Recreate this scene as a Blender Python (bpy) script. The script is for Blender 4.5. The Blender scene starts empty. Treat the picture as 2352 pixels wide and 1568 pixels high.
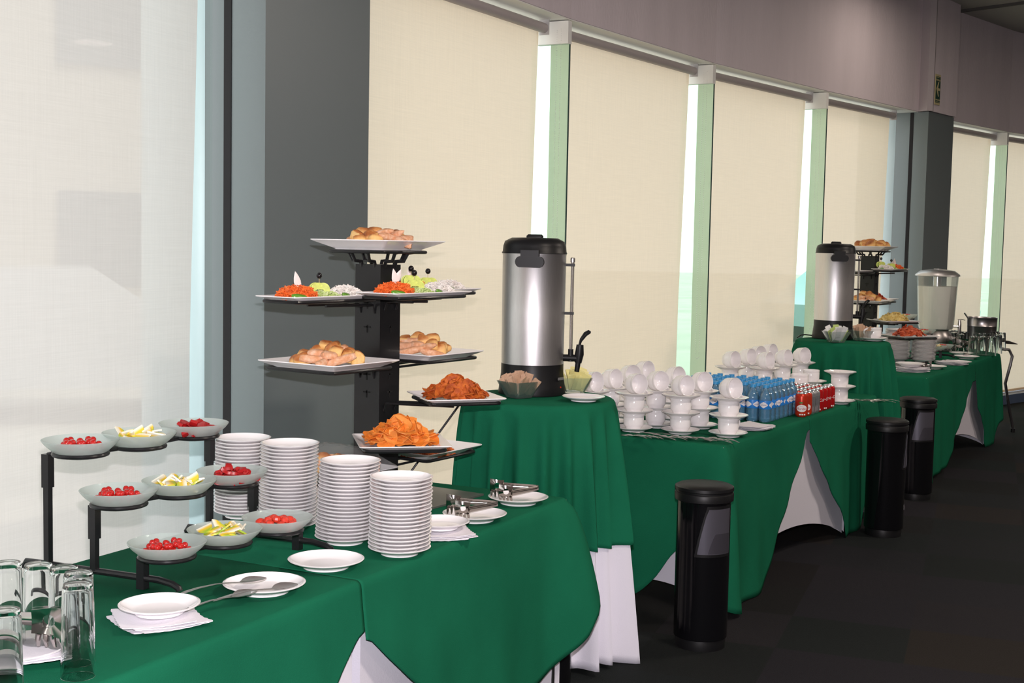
import bpy, bmesh, math, random
from mathutils import Vector, Matrix
random.seed(7)
S = bpy.context.scene
C = S.collection
R = math.radians
sin, cos, pi = math.sin, math.cos, math.pi

# ---------------------------------------------------------------- camera
CAM_H = 1.613; F_PX = 3000.0; PITCH = R(4.29); ROLL = R(1.12)
cd = bpy.data.cameras.new('camera'); cam = bpy.data.objects.new('camera', cd); C.objects.link(cam)
cd.sensor_width = 36.0; cd.lens = F_PX / 2352 * 36.0; cd.clip_start = 0.05; cd.clip_end = 300
cam.matrix_world = Matrix.Translation((0, 0, CAM_H)) @ Matrix.Rotation(pi/2 - PITCH, 4, 'X') @ Matrix.Rotation(ROLL, 4, 'Z')
S.camera = cam

# ---------------------------------------------------------------- world, lights, exposure
SUN_E = 3.5; SKY_S = 2.75; FLASH_W = 155.0; FILL_W = 88.0
S.view_settings.view_transform = 'Standard'; S.view_settings.look = 'None'
S.view_settings.gamma = 1.0; S.view_settings.use_curve_mapping = False
S.view_settings.exposure = 0.0
S.cycles.transparent_max_bounces = 24
wd = bpy.data.worlds.new('sky'); S.world = wd; wd.use_nodes = True
nt = wd.node_tree; nt.nodes.clear()
o_ = nt.nodes.new('ShaderNodeOutputWorld'); b_ = nt.nodes.new('ShaderNodeBackground')
tc = nt.nodes.new('ShaderNodeTexCoord'); sp = nt.nodes.new('ShaderNodeSeparateXYZ'); cr = nt.nodes.new('ShaderNodeValToRGB')
cr.color_ramp.elements[0].position = 0.0; cr.color_ramp.elements[0].color = (1.0, 0.97, 0.93, 1)
cr.color_ramp.elements[1].position = 0.7; cr.color_ramp.elements[1].color = (0.80, 0.90, 1.0, 1)
nt.links.new(tc.outputs['Generated'], sp.inputs[0]); nt.links.new(sp.outputs['Z'], cr.inputs[0])
nt.links.new(cr.outputs[0], b_.inputs[0]); nt.links.new(b_.outputs[0], o_.inputs[0]); b_.inputs[1].default_value = SKY_S
sl = bpy.data.lights.new('sun', 'SUN'); sl.energy = SUN_E; sl.angle = R(0.6); sl.color = (1.0, 0.93, 0.82)
so = bpy.data.objects.new('sun', sl); C.objects.link(so)
so.rotation_euler = Vector((0.55, -0.35, 1.0)).to_track_quat('Z', 'Y').to_euler()
# the camera's own pop-up flash, a small lamp just above the lens
fl = bpy.data.lights.new('camera_flash', 'AREA'); fl.shape = 'RECTANGLE'; fl.size = 0.045; fl.size_y = 0.02
fl.energy = FLASH_W; fl.color = (1.0, 0.93, 0.97)
fo = bpy.data.objects.new('camera_flash', fl); C.objects.link(fo)
fo.matrix_world = Matrix.Translation((0.004, 0.03, CAM_H + 0.125)) @ Matrix.Rotation(pi/2 - PITCH, 4, 'X')
# unseen ceiling lights added for ambient fill; the third throws the header's warm spot
for i, (x, y) in enumerate([(2.4, 2.8), (4.6, 6.6), (4.2, 9.3), (8.5, 9.0), (6.0, -1.5)]):
    if i == 2: x, y = 3.40, 10.35
    al = bpy.data.lights.new('ceiling_spot_and_fill', 'AREA'); al.shape = 'DISK'; al.size = 0.5; al.energy = FILL_W if i != 2 else 8.0
    al.color = (1.0, 0.86, 0.74)
    ao = bpy.data.objects.new('ceiling_spot_and_fill', al); C.objects.link(ao); ao.location = (x, y, 3.78)

# ---------------------------------------------------------------- where a seen point lies on a known height or depth
def ray(u, v):
    x, y = u - 1176, v - 784
    c, s = cos(ROLL), sin(ROLL)
    x2, y2 = x*c + y*s, -x*s + y*c
    return Vector((x2, F_PX*cos(PITCH) - y2*sin(PITCH), -F_PX*sin(PITCH) - y2*cos(PITCH)))
def on(u, v, z=0.75):
    d = ray(u, v); t = (z - CAM_H)/d.z
    return Vector((d.x*t, d.y*t, z))
def dep(u, v, Y):
    d = ray(u, v); t = Y/d.y
    return Vector((d.x*t, Y, CAM_H + d.z*t))

# ---------------------------------------------------------------- materials
MATS = {}
def M(name, col, rough=0.5, metal=0.0, bump=0.0, bscale=60.0, var=0.0, vscale=8.0, spec=0.5, sheen=0.0, aniso=None, trans=0.0, ior=1.45, coat=0.0, sss=0.0, stretch=None):
    if name in MATS: return MATS[name]
    m = bpy.data.materials.new(name); m.use_nodes = True; n = m.node_tree.nodes; l = m.node_tree.links
    p = n['Principled BSDF']
    p.inputs['Base Color'].default_value = (*col, 1); p.inputs['Roughness'].default_value = rough
    p.inputs['Metallic'].default_value = metal; p.inputs['Specular IOR Level'].default_value = spec
    p.inputs['IOR'].default_value = ior; p.inputs['Transmission Weight'].default_value = trans
    p.inputs['Coat Weight'].default_value = coat; p.inputs['Sheen Weight'].default_value = sheen
    if sss: p.inputs['Subsurface Weight'].default_value = sss; p.inputs['Subsurface Radius'].default_value = (.01, .006, .004)
    tcn = n.new('ShaderNodeTexCoord'); mp = n.new('ShaderNodeMapping'); l.new(tcn.outputs['Object'], mp.inputs[0])
    if stretch: mp.inputs['Scale'].default_value = stretch
    if var:
        tx = n.new('ShaderNodeTexNoise'); tx.inputs['Scale'].default_value = vscale; tx.inputs['Detail'].default_value = 4
        l.new(mp.outputs[0], tx.inputs[0])
        mr = n.new('ShaderNodeMapRange'); mr.inputs[1].default_value = 0.3; mr.inputs[2].default_value = 0.7
        mr.inputs[3].default_value = 1-var; mr.inputs[4].default_value = 1+var
        l.new(tx.outputs[0], mr.inputs[0])
        mx = n.new('ShaderNodeVectorMath'); mx.operation = 'SCALE'; mx.inputs[0].default_value = col
        l.new(mr.outputs[0], mx.inputs['Scale']); l.new(mx.outputs[0], p.inputs['Base Color'])
    if bump:
        t2 = n.new('ShaderNodeTexNoise'); t2.inputs['Scale'].default_value = bscale; t2.inputs['Detail'].default_value = 3
        l.new(mp.outputs[0], t2.inputs[0])
        bp = n.new('ShaderNodeBump'); bp.inputs['Strength'].default_value = bump; bp.inputs['Distance'].default_value = 0.004
        l.new(t2.outputs[0], bp.inputs['Height']); l.new(bp.outputs[0], p.inputs['Normal'])
    MATS[name] = m
    return m

def see_through(name, tint, trans=0.8, dcol=(.8, .8, .8), gloss=0.1, rough=0.03, diff=None, translucent=0.0, fk=1.0):
    """thin clear or frosted sheet: transparent + body colour + gloss"""
    m = bpy.data.materials.new(name); m.use_nodes = True; n = m.node_tree.nodes; l = m.node_tree.links; n.clear()
    out = n.new('ShaderNodeOutputMaterial'); t = n.new('ShaderNodeBsdfTransparent'); t.inputs[0].default_value = (*tint, 1)
    d = n.new('ShaderNodeBsdfDiffuse'); d.inputs[0].default_value = (*dcol, 1)
    body = d.outputs[0]
    if translucent:
        tl = n.new('ShaderNodeBsdfTranslucent'); tl.inputs[0].default_value = (*dcol, 1)
        mt = n.new('ShaderNodeMixShader'); mt.inputs[0].default_value = translucent
        l.new(d.outputs[0], mt.inputs[1]); l.new(tl.outputs[0], mt.inputs[2]); body = mt.outputs[0]
    g = n.new('ShaderNodeBsdfGlossy'); g.inputs['Roughness'].default_value = rough
    m1 = n.new('ShaderNodeMixShader'); m1.inputs[0].default_value = trans; l.new(body, m1.inputs[1]); l.new(t.outputs[0], m1.inputs[2])
    fr = n.new('ShaderNodeFresnel'); fr.inputs[0].default_value = 1.45
    ma = n.new('ShaderNodeMath'); ma.operation = 'MULTIPLY_ADD'; ma.inputs[1].default_value = fk; ma.inputs[2].default_value = gloss
    l.new(fr.outputs[0], ma.inputs[0])
    m2 = n.new('ShaderNodeMixShader'); l.new(ma.outputs[0], m2.inputs[0]); l.new(m1.outputs[0], m2.inputs[1]); l.new(g.outputs[0], m2.inputs[2])
    l.new(m2.outputs[0], out.inputs[0]); MATS[name] = m
    return m

def blind_material(name, col, open_=0.06):
    m = bpy.data.materials.new(name); m.use_nodes = True; n = m.node_tree.nodes; l = m.node_tree.links; n.clear()
    out = n.new('ShaderNodeOutputMaterial'); tcn = n.new('ShaderNodeTexCoord')
    fac = []
    for sc in ((5, 5, 420), (420, 420, 5)):          # warp and weft threads
        mp = n.new('ShaderNodeMapping'); mp.inputs['Scale'].default_value = sc; l.new(tcn.outputs['Object'], mp.inputs[0])
        tx = n.new('ShaderNodeTexNoise'); tx.inputs['Scale'].default_value = 1.0; tx.inputs['Detail'].default_value = 5; l.new(mp.outputs[0], tx.inputs[0])
        fac.append(tx.outputs[0])
    ad = n.new('ShaderNodeMath'); ad.operation = 'ADD'; l.new(fac[0], ad.inputs[0]); l.new(fac[1], ad.inputs[1])
    mr = n.new('ShaderNodeMapRange'); mr.inputs[1].default_value = 0.7; mr.inputs[2].default_value = 1.3; mr.inputs[3].default_value = 0.95; mr.inputs[4].default_value = 1.04
    l.new(ad.outputs[0], mr.inputs[0])
    mx = n.new('ShaderNodeVectorMath'); mx.operation = 'SCALE'; mx.inputs[0].default_value = col; l.new(mr.outputs[0], mx.inputs['Scale'])
    d = n.new('ShaderNodeBsdfDiffuse'); tl = n.new('ShaderNodeBsdfTranslucent'); t = n.new('ShaderNodeBsdfTransparent')
    l.new(mx.outputs[0], d.inputs[0]); l.new(mx.outputs[0], tl.inputs[0])
    m1 = n.new('ShaderNodeMixShader'); m1.inputs[0].default_value = 0.42; l.new(d.outputs[0], m1.inputs[1]); l.new(tl.outputs[0], m1.inputs[2])
    m2 = n.new('ShaderNodeMixShader'); m2.inputs[0].default_value = open_; l.new(m1.outputs[0], m2.inputs[1]); l.new(t.outputs[0], m2.inputs[2])
    l.new(m2.outputs[0], out.inputs[0]); MATS[name] = m
    return m

GREEN = M('green_cloth', (0.0085, 0.122, 0.062), 0.9, bump=0.25, bscale=350, var=0.10, vscale=3, spec=0.06)
WHITE_CLOTH = M('white_cloth', (0.72, 0.70, 0.78), 0.8, bump=0.15, bscale=250, spec=0.2)
CHINA = M('china', (0.90, 0.87, 0.88), 0.12, spec=0.55, coat=0.3)
STEEL = M('brushed_steel', (0.74, 0.72, 0.73), 0.40, 1.0, bump=0.05, bscale=40, stretch=(40, 40, 1), var=0.06, vscale=20)
CHROME = M('polished_steel', (0.86, 0.82, 0.81), 0.30, 1.0)
BLACK = M('black_plastic', (0.007, 0.007, 0.008), 0.42, spec=0.35)
BLACKM = M('black_metal', (0.010, 0.010, 0.011), 0.30, spec=0.4)
DKGREY = M('dark_grey_plastic', (0.07, 0.065, 0.08), 0.4)
TONGM = M('tongs_steel', (0.50, 0.46, 0.44), 0.12, 1.0)
GLASS = M('clear_glass', (0.96, 0.98, 0.98), 0.0, trans=1.0, ior=1.48)
GLASS_THIN = see_through('thin_glass', (0.96, 0.98, 0.98), 0.94, (.8, .85, .85), 0.03, 0.02, fk=.4)
GLASS_GREEN = see_through('green_edge_glass', (0.80, 0.93, 0.87), 0.96, (.45, .75, .6), 0.0, 0.03, fk=.12)
PANE = see_through('window_pane', (0.96, 0.98, 0.97), 0.995, (.8, .9, .9), 0.0, 0.0, fk=.05)
FROST = see_through('frosted_bowl_glass', (0.80, 0.88, 0.86), 0.56, (0.93, 0.98, 0.96), 0.03, 0.12, translucent=0.5, fk=.35)
BLIND = blind_material('roller_blind_fabric', (0.90, 0.765, 0.60), 0.035)
BLIND_FLASH = blind_material('roller_blind_fabric_flash_lit', (0.72, 0.69, 0.665), 0.12)  # same cream fabric, with the flash's grey-white put into its colour
WALLM = M('wall_paint', (0.68, 0.60, 0.63), 0.8, bump=0.5, bscale=120, stretch=(1, 1, .15), var=0.05, vscale=5)
WHITEP = M('white_paint', (0.86, 0.85, 0.81), 0.5)
TUBE = M('grey_tube', (0.42, 0.37, 0.37), 0.4)
COLM = M('grey_blue_cladding', (0.150, 0.178, 0.182), 0.33, bump=0.05, bscale=300, spec=0.5)
PAPER = M('paper_napkin', (0.78, 0.75, 0.80), 0.8, bump=0.2, bscale=200)

# ---------------------------------------------------------------- mesh helpers
class MB:
    def __init__(s): s.V = []; s.F = []
    def add(s, V, F):
        k = len(s.V); s.V += [tuple(v) for v in V]; s.F += [tuple(i+k for i in f) for f in F]; return s
    def box(s, c, d, rz=0, bev=0):
        x, y, z = (a/2 for a in d); mt = Matrix.Translation(c) @ Matrix.Rotation(rz, 4, 'Z')
        V = [mt @ Vector((sx*x, sy*y, sz*z)) for sx in (-1, 1) for sy in (-1, 1) for sz in (-1, 1)]
        return s.add(V, [(0, 1, 3, 2), (4, 6, 7, 5), (0, 4, 5, 1), (2, 3, 7, 6), (0, 2, 6, 4), (1, 5, 7, 3)])
    def lathe(s, prof, n=24, c=(0, 0, 0), mt=None):
        V = []; F = []; ring = []
        for r, z in prof:
            if r < 1e-6: ring.append([len(V)]); V.append(Vector((0, 0, z)))
            else:
                ring.append(list(range(len(V), len(V)+n)))
                V += [Vector((r*cos(2*pi*i/n), r*sin(2*pi*i/n), z)) for i in range(n)]
        for a, b in zip(ring[:-1], ring[1:]):
            for i in range(n):
                j = (i+1) % n
                if len(a) == 1 and len(b) == 1: continue
                if len(a) == 1: F.append((a[0], b[j], b[i]))
                elif len(b) == 1: F.append((a[i], a[j], b[0]))
                else: F.append((a[i], a[j], b[j], b[i]))
        mt = Matrix.Translation(c) @ (mt or Matrix())
        return s.add([mt @ v for v in V], F)
    def tube(s, pts, r, n=8, closed=False, flat=1.0, cap=True):
        pts = [Vector(p) for p in pts]; m = len(pts); V = []; F = []; up = None
        rr = r if hasattr(r, '__len__') else [r]*m
        for i, p in enumerate(pts):
            a = pts[(i-1) % m] if (closed or i) else p; b = pts[(i+1) % m] if (closed or i < m-1) else p
            t = (b-a).normalized()
            if up is None: up = Vector((0, 0, 1)) if abs(t.z) < .9 else Vector((1, 0, 0))
            x = t.cross(up).normalized(); y = x.cross(t).normalized(); up = y
            V += [p + rr[i]*(x*cos(2*pi*k/n) + y*sin(2*pi*k/n)*flat) for k in range(n)]
        for i in range(m if closed else m-1):
            j = (i+1) % m
            for k in range(n): F.append((i*n+k, i*n+(k+1) % n, j*n+(k+1) % n, j*n+k))
        if not closed and cap:
            F.append(tuple(range(n))[::-1]); F.append(tuple((m-1)*n+k for k in range(n)))
        return s.add(V, F)
    def loft(s, loops, cap0=True, cap1=True):
        n = len(loops[0]); V = [v for L in loops for v in L]; F = []
        for i in range(len(loops)-1):
            for k in range(n): F.append((i*n+k, i*n+(k+1) % n, (i+1)*n+(k+1) % n, (i+1)*n+k))
        if cap0: F.append(tuple(range(n))[::-1])
        if cap1: F.append(tuple((len(loops)-1)*n+k for k in range(n)))
        return s.add(V, F)
    def mesh(s, name, mat, smooth=True, ang=35):
        me = bpy.data.meshes.new(name); me.from_pydata(s.V, [], s.F); me.validate()
        me.materials.append(mat)
        if smooth: me.shade_smooth(); me.set_sharp_from_angle(angle=R(ang))
        me.update(); return me
def ob(name, me, parent=None, loc=(0, 0, 0), rot=(0, 0, 0), sc=None):
    o = bpy.data.objects.new(name, me); C.objects.link(o); o.parent = parent; o.location = loc; o.rotation_euler = rot
    if sc: o.scale = sc if hasattr(sc, '__len__') else (sc,)*3
    return o
def tag(o, label=None, cat=None, group=None, kind=None):
    if label: o['label'] = label
    if cat: o['category'] = cat
    if group: o['group'] = group
    if kind: o['kind'] = kind
    return o
def thing(name, label, cat, loc=(0, 0, 0), rz=0, group=None, sc=None):
    return tag(ob(name, None, None, loc, (0, 0, rz), sc), label, cat, group)
def dup(root, loc=None, rot=None, label=None, group=None, sc=None):
    r = root.copy(); C.objects.link(r)
    if loc is not None: r.location = loc
    if rot is not None: r.rotation_euler = rot
    if sc is not None: r.scale = (sc,)*3
    if label: r['label'] = label
    if group: r['group'] = group
    for ch in list(root.children):
        c = ch.copy(); C.objects.link(c); c.parent = r
        for g in list(ch.children):
            d = g.copy(); C.objects.link(d); d.parent = c
    return r
def rrect(a, b, r, z, n=5):
    L = []
    for cx, cy, a0 in ((a/2-r, b/2-r, 0), (-a/2+r, b/2-r, 90), (-a/2+r, -b/2+r, 180), (a/2-r, -b/2+r, 270)):
        for i in range(n): t = R(a0 + 90*i/(n-1)); L.append((cx+r*cos(t), cy+r*sin(t), z))
    return L
def text_mesh(txt, size, mat, wrap=None, shear=0.0, ext=0.0006):
    """letters as thin raised geometry, bent round a cylinder of radius wrap (facing -Y)"""
    cu = bpy.data.curves.new('lettering', 'FONT'); cu.body = txt; cu.size = size; cu.align_x = 'CENTER'; cu.align_y = 'CENTER'
    cu.extrude = 0.0 if wrap else ext; cu.resolution_u = 3; cu.shear = shear
    to = bpy.data.objects.new('lettering', cu); C.objects.link(to)
    bpy.context.view_layer.update()
    me = bpy.data.meshes.new_from_object(to.evaluated_get(bpy.context.evaluated_depsgraph_get()))
    bpy.data.objects.remove(to); bpy.data.curves.remove(cu)
    for v in me.vertices:
        x, y, z = v.co
        if wrap: a = x/wrap; v.co = (wrap*sin(a), -wrap*cos(a), y)
        else: v.co = (x, -z, y)
    me.materials.clear(); me.materials.append(mat); me.update()
    return me

# ================================================================ ROOM
HZ = 2.87; CZ = 3.9                                           # underside of the header wall, ceiling
W0 = Vector((-1.80, 3.20)); C1L = Vector((-0.965, 5.067)); C1R = Vector((-0.636, 5.685))
M1 = Vector((0.295, 7.41)); M2 = Vector((1.355, 9.06)); M3 = Vector((2.476, 10.51))
C2A = Vector((3.52, 11.77)); C2L = Vector((3.70, 11.85)); C2R = Vector((4.09, 12.34)); C2B = Vector((4.25, 12.72))
M5 = Vector((5.11, 13.68)); M6 = Vector((6.55, 15.05)); W9 = Vector((8.1, 16.3)); WM = Vector((-2.75, 0.9)); WN = Vector((-3.3, -1.8))
def v3(p, z): return Vector((p.x, p.y, z))
def frame(A, B):
    d = (B-A).normalized(); return d, Vector((-d.y, d.x)), (B-A).length
# header wall, one continuous faceted strip with thickness
path = [WN, WM, W0, C1L, C1R, M1, M2, M3, C2A, C2B, M5, M6, W9]
def offs(P, k):
    out = []
    for i, p in enumerate(P):
        a = (P[i]-P[i-1]).normalized() if i else (P[1]-P[0]).normalized()
        b = (P[i+1]-P[i]).normalized() if i < len(P)-1 else a
        t = (a+b).normalized(); out.append(p + Vector((-t.y, t.x))*k)
    return out
back = offs(path, 0.34)
b = MB()
n = len(path)
V = [v3(p, HZ) for p in path] + [v3(p, CZ+.25) for p in path] + [v3(p, CZ+.25) for p in back] + [v3(p, HZ) for p in back]
F = []
for i in range(n-1):
    for k in range(4): F.append((k*n+i, k*n+i+1, ((k+1) % 4)*n+i+1, ((k+1) % 4)*n+i))
b.add(V, F); tag(ob('wall_left', b.mesh('wall_left', WALLM, False)), kind='structure')
# white soffit board under the header, where the blinds are fixed
b = MB(); i0 = offs(path, 0.004); i1 = offs(path, 0.33)
V = [v3(p, HZ-.006) for p in i0] + [v3(p, HZ-.006) for p in i1] + [v3(p, HZ-.001) for p in i0] + [v3(p, HZ-.001) for p in i1]
F = []
for i in range(n-1): F += [(i, i+1, n+i+1, n+i), (2*n+i, 3*n+i, 3*n+i+1, 2*n+i+1), (i, 2*n+i, 2*n+i+1, i+1)]
b.add(V, F); tag(ob('trim_1', b.mesh('trim_1', WHITEP, False)), kind='structure')
# low kerb under the windows
b = MB(); i0 = offs(path, 0.02); i1 = offs(path, 0.30); KZ = .10
V = [v3(p, 0) for p in i0] + [v3(p, KZ) for p in i0] + [v3(p, KZ) for p in i1] + [v3(p, 0) for p in i1]
F = []
for i in range(n-1):
    for k in range(4): F.append((k*n+i, k*n+i+1, ((k+1) % 4)*n+i+1, ((k+1) % 4)*n+i))
b.add(V, F); tag(ob('baseboard_left', b.mesh('baseboard_left', M('kerb_paint', (0.09, 0.125, 0.20), 0.35), False)), kind='structure')
# floor, ceiling and the hall's other walls (inside the window line)
room = [WN, WM, W0, C1L, C1R, M1, M2, M3, C2A, C2B, M5, M6, W9]
inner = offs(room, 0.30)
poly = [Vector((12.5, -3.0)), Vector((12.5, 17.0)), Vector((8.3, 17.0))] + inner[::-1] + [Vector((-3.0, -3.0))]
def carpet():
    m = bpy.data.materials.new('carpet'); m.use_nodes = True; n_ = m.node_tree.nodes; l = m.node_tree.links; p = n_['Principled BSDF']
    t = n_.new('ShaderNodeTexCoord'); mp = n_.new('ShaderNodeMapping'); mp.inputs['Rotation'].default_value = (0, 0, R(20)); l.new(t.outputs['Object'], mp.inputs[0])
    ck = n_.new('ShaderNodeTexVoronoi'); ck.distance = 'CHEBYCHEV'; ck.inputs['Scale'].default_value = 2.0; ck.inputs['Randomness'].default_value = 0.0
    l.new(mp.outputs[0], ck.inputs[0])
    r = n_.new('ShaderNodeValToRGB'); e = r.color_ramp.elements; e[0].color = (0.010, 0.009, 0.0095, 1); e[1].color = (0.017, 0.014, 0.012, 1)
    e.new(.4).color = (0.009, 0.012, 0.012, 1); e.new(.7).color = (0.014, 0.013, 0.017, 1)
    sx = n_.new('ShaderNodeSeparateColor'); l.new(ck.outputs['Color'], sx.inputs[0]); l.new(sx.outputs[0], r.inputs[0])
    nz = n_.new('ShaderNodeTexNoise'); nz.inputs['Scale'].default_value = 260; l.new(mp.outputs[0], nz.inputs[0])
    mr = n_.new('ShaderNodeMapRange'); mr.inputs[3].default_value = .4; mr.inputs[4].default_value = 1.6; l.new(nz.outputs[0], mr.inputs[0])
    mx = n_.new('ShaderNodeVectorMath'); mx.operation = 'SCALE'; l.new(r.outputs[0], mx.inputs[0]); l.new(mr.outputs[0], mx.inputs['Scale'])
    l.new(mx.outputs[0], p.inputs['Base Color']); p.inputs['Roughness'].default_value = .95; p.inputs['Specular IOR Level'].default_value = .15
    bp = n_.new('ShaderNodeBump'); bp.inputs['Strength'].default_value = .6; bp.inputs['Distance'].default_value = .004
    l.new(nz.outputs[0], bp.inputs['Height']); l.new(bp.outputs[0], p.inputs['Normal'])
    return m
def slab(name, P, z0, z1, mat):
    b = MB(); k = len(P); b.add([v3(p, z0) for p in P] + [v3(p, z1) for p in P], [tuple(range(k)), tuple(range(2*k-1, k-1, -1))] + [(i, (i+1) % k, k+(i+1) % k, k+i) for i in range(k)])
    me = b.mesh(name, mat, False); bm = bmesh.new(); bm.from_mesh(me); bmesh.ops.recalc_face_normals(bm, faces=bm.faces); bm.to_mesh(me); bm.free()
    return tag(ob(name, me), kind='structure')
slab('floor', poly, -.12, 0.0, carpet())
CEILM = M('ceiling_paint', (0.38, 0.365, 0.33), 0.9)
slab('ceiling', poly, CZ, CZ+.25, CEILM)
ROOMW = M('hall_wall', (0.34, 0.32, 0.32), 0.85)
for nm, a, c in (('wall_right', (12.5, 7, 1.95), (.1, 20.2, 3.9)), ('wall_back', (4.7, -3, 1.95), (16, .1, 3.9)), ('wall_far', (10.3, 17.0, 1.95), (4.6, .1, 3.9))):
    tag(ob(nm, MB().box(a, c).mesh(nm, ROOMW, False)), kind='structure')
# ceiling: shallow step and trims for the spot and the added fill lights
b = MB()
A = dep(2200, 17, 12.6); B_ = dep(2352, 8, 12.1); A.z = B_.z = CZ
d_ = (B_-A).normalized(); E_ = A + d_*6
b.box(((A+E_)/2)-Vector((0, 0, .012)), ((E_-A).length, .035, .024), math.atan2(d_.y, d_.x))
tag(ob('trim_2', b.mesh('trim_2', M('ceiling_joint', (.09, .085, .08), .8), False)), kind='structure')
lampm = MB().lathe([(.27, 3.895), (.27, 3.80), (.255, 3.80), (.25, 3.87), (0, 3.87)], 32).mesh('spot_and_fill_trim', WHITEP)
for i, (x, y) in enumerate([(2.4, 2.8), (4.6, 6.6), (3.4, 10.35), (8.5, 9.0), (6.0, -1.5)]):
    tag(ob('trim_%d' % (10+i), lampm, None, (x, y, 0)), kind='structure')

# pillars -----------------------------------------------------------
def prism(P, z0, z1, mat, name):
    b = MB(); k = len(P); b.add([v3(p, z0) for p in P] + [v3(p, z1) for p in P], [tuple(range(k)), tuple(range(2*k-1, k-1, -1))] + [(i, (i+1) % k, k+(i+1) % k, k+i) for i in range(k)])
    me = b.mesh(name, mat, False); bm = bmesh.new(); bm.from_mesh(me); bmesh.ops.recalc_face_normals(bm, faces=bm.faces); bm.to_mesh(me); bm.free(); return me
def pillar(L, Rr, depth, label, num):
    d, nn, w = frame(L, Rr)
    t = tag(ob('trim_%d' % num, prism([L, Rr, Rr+nn*.30, L+nn*.30], 0, HZ-.004, COLM, 'pillar')), label, kind='structure')
    q = L - d*.004 + nn*depth
    g = ob('gasket', prism([q, q+d*.01, q+d*.01+nn*.028, q-d*.010+nn*.028], KZ, HZ-.01, M('black_rubber', (.004, .003, .004), .6), 'gasket'), t)
    # rounded outer cladding of the pillar, outside the glass
    b = MB(); cc = L + nn*.47 + d*.26; loops = []
    for z in (-.1, 3.4):
        loops.append([v3(cc + d*(-.33*cos(R(a))) + nn*(.27*sin(R(a))), z) for a in range(-90, 91, 10)] + [v3(cc + d*.5 + nn*.27, z), v3(cc + d*.5 - nn*.27, z)])
    b.loft(loops); ob('outer_cladding', b.mesh('outer_cladding', M('pale_blue_cladding', (.60, .74, .78), .35)), t)
    return t
pillar(C1L, C1R, .165, 'wide grey-blue clad pillar behind the nearest tiered stand', 3)
d2, n2, w2 = frame(C2L, C2R)
pillar(C2L, C2R, .135, 'narrow dark clad pillar under the green arrow sign', 4)
# boxed-out header over the far pillar
P = [C2L+Vector((0, 0)), C2R, C2R+n2*.26, C2L+n2*.26]
P = [p - n2*.02 for p in P]
tag(ob('trim_5', prism(P, HZ, CZ, WALLM, 'pillar_header')), kind='structure')
tag(ob('trim_6', prism([C2L - d2*.05, C2L - n2*.035, C2L - n2*.03 + d2*.03, C2L + n2*.1], HZ, CZ, M('corner_trim', (.42, .37, .38), .7), 'corner_trim')), kind='structure')

# windows with blinds -----------------------------------------------
OB = 0.13; OG = 0.25
chain_me = None
def bay(num, A, B, lgap, rgap, label, mat=BLIND, mull=True, skew=.06, hem=True, blabel=None):
    global chain_me
    d, nn, w = frame(A, B)
    win = tag(ob('window_%d' % num, None, None, v3((A+B)/2, 0)), kind='structure')
    org = v3((A+B)/2, 0); rz = math.atan2(d.y, d.x); win.rotation_euler = (0, 0, rz)
    h = w/2
    ob('pane', MB().box((0, OG, (HZ+KZ)/2), (w-.01, .012, HZ-KZ)).mesh('pane', PANE, False), win)
    ob('sill', MB().box((0, OG, KZ+.015), (w, .08, .03)).mesh('sill', WHITEP, False), win)
    if mull:
        b = MB(); b.box((h, .105, HZ-.075), (.045, .20, .125))
        ob('bracket_box', b.mesh('bracket_box', WHITEP, False), win)
        ob('glass_fin', MB().box((h, .125, (HZ-.14+KZ)/2), (.014, .235, HZ-.14-KZ)).mesh('glass_fin', GLASS_GREEN, False), win)
        ob('fin_edge', MB().box((h, .004, (HZ-.14+KZ)/2), (.008, .006, HZ-.14-KZ)).mesh('fin_edge', M('fin_edge_green', (.015, .05, .045), .2), False), win)
    # the blind
    bl = thing('roller_blind', label, 'blind', v3((A+B)/2, 0), rz, 'roller blinds on the window wall')
    x0, x1 = -h+lgap, h-rgap
    m = MB(); m.tube([(x0-.012, OB, HZ-.055), (x1+.012, OB, HZ-.055)], .028, 20)
    ob('roller_tube', m.mesh('roller_tube', TUBE), bl)
    m = MB(); nx, nz = 30, 40; V = []; F = []
    ph = random.random()*6
    for j in range(nz+1):
        t = j/nz; z = HZ-.05 - t*(HZ-.05-KZ-.01)
        for i in range(nx+1):
            s = i/nx; xx = x0+(x1-x0)*s
            e = skew*(min(t*1.7, 1)-.25*t)*(s**6)
            y = OB+.026+.006*sin(s*9+ph+t*2)*t + .012*t*(s**10)
            V.append((xx - e, y, z))
    for j in range(nz):
        for i in range(nx): k = j*(nx+1)+i; F.append((k, k+1, k+nx+2, k+nx+1))
    m.add(V, F); ob('fabric', m.mesh('fabric', mat), bl)
    if hem: ob('hem_bar', MB().box((0-.02, OB+.026, KZ+.02), (x1-x0-.06, .012, .025)).mesh('hem_bar', mat, False), bl)
    for s in (x0-.018, x1+.018): ob('end_bracket', MB().box((s, OB, HZ-.05), (.006, .06, .085)).mesh('end_bracket', M('light_grey_plastic', (.5, .48, .48), .4), False), bl)
    if mull:
        if chain_me is None:
            b = MB(); z = HZ-.06; zb = .86
            pts = []
            while z > zb: pts.append((-.02, z)); z -= .0125
            for a in range(1, 7): pts.append((-.02*cos(a*pi/7), zb-.02*sin(a*pi/7)))
            while z < HZ-.06: pts.append((.02, z+.01)); z += .0125
            for x, z in pts:
                r = .0028; b.add([(x+r, 0, z), (x-r, 0, z), (x, r, z), (x, -r, z), (x, 0, z+r), (x, 0, z-r)],
                                 [(0, 2, 4), (2, 1, 4), (1, 3, 4), (3, 0, 4), (2, 0, 5), (1, 2, 5), (3, 1, 5), (0, 3, 5)])
            chain_me = b.mesh('bead_chain', M('white_beads', (.8, .8, .78), .3), True)
        ob('bead_chain', chain_me, bl, (h-.035, .055, 0), (0, 0, R(62)))
    return bl
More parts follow.
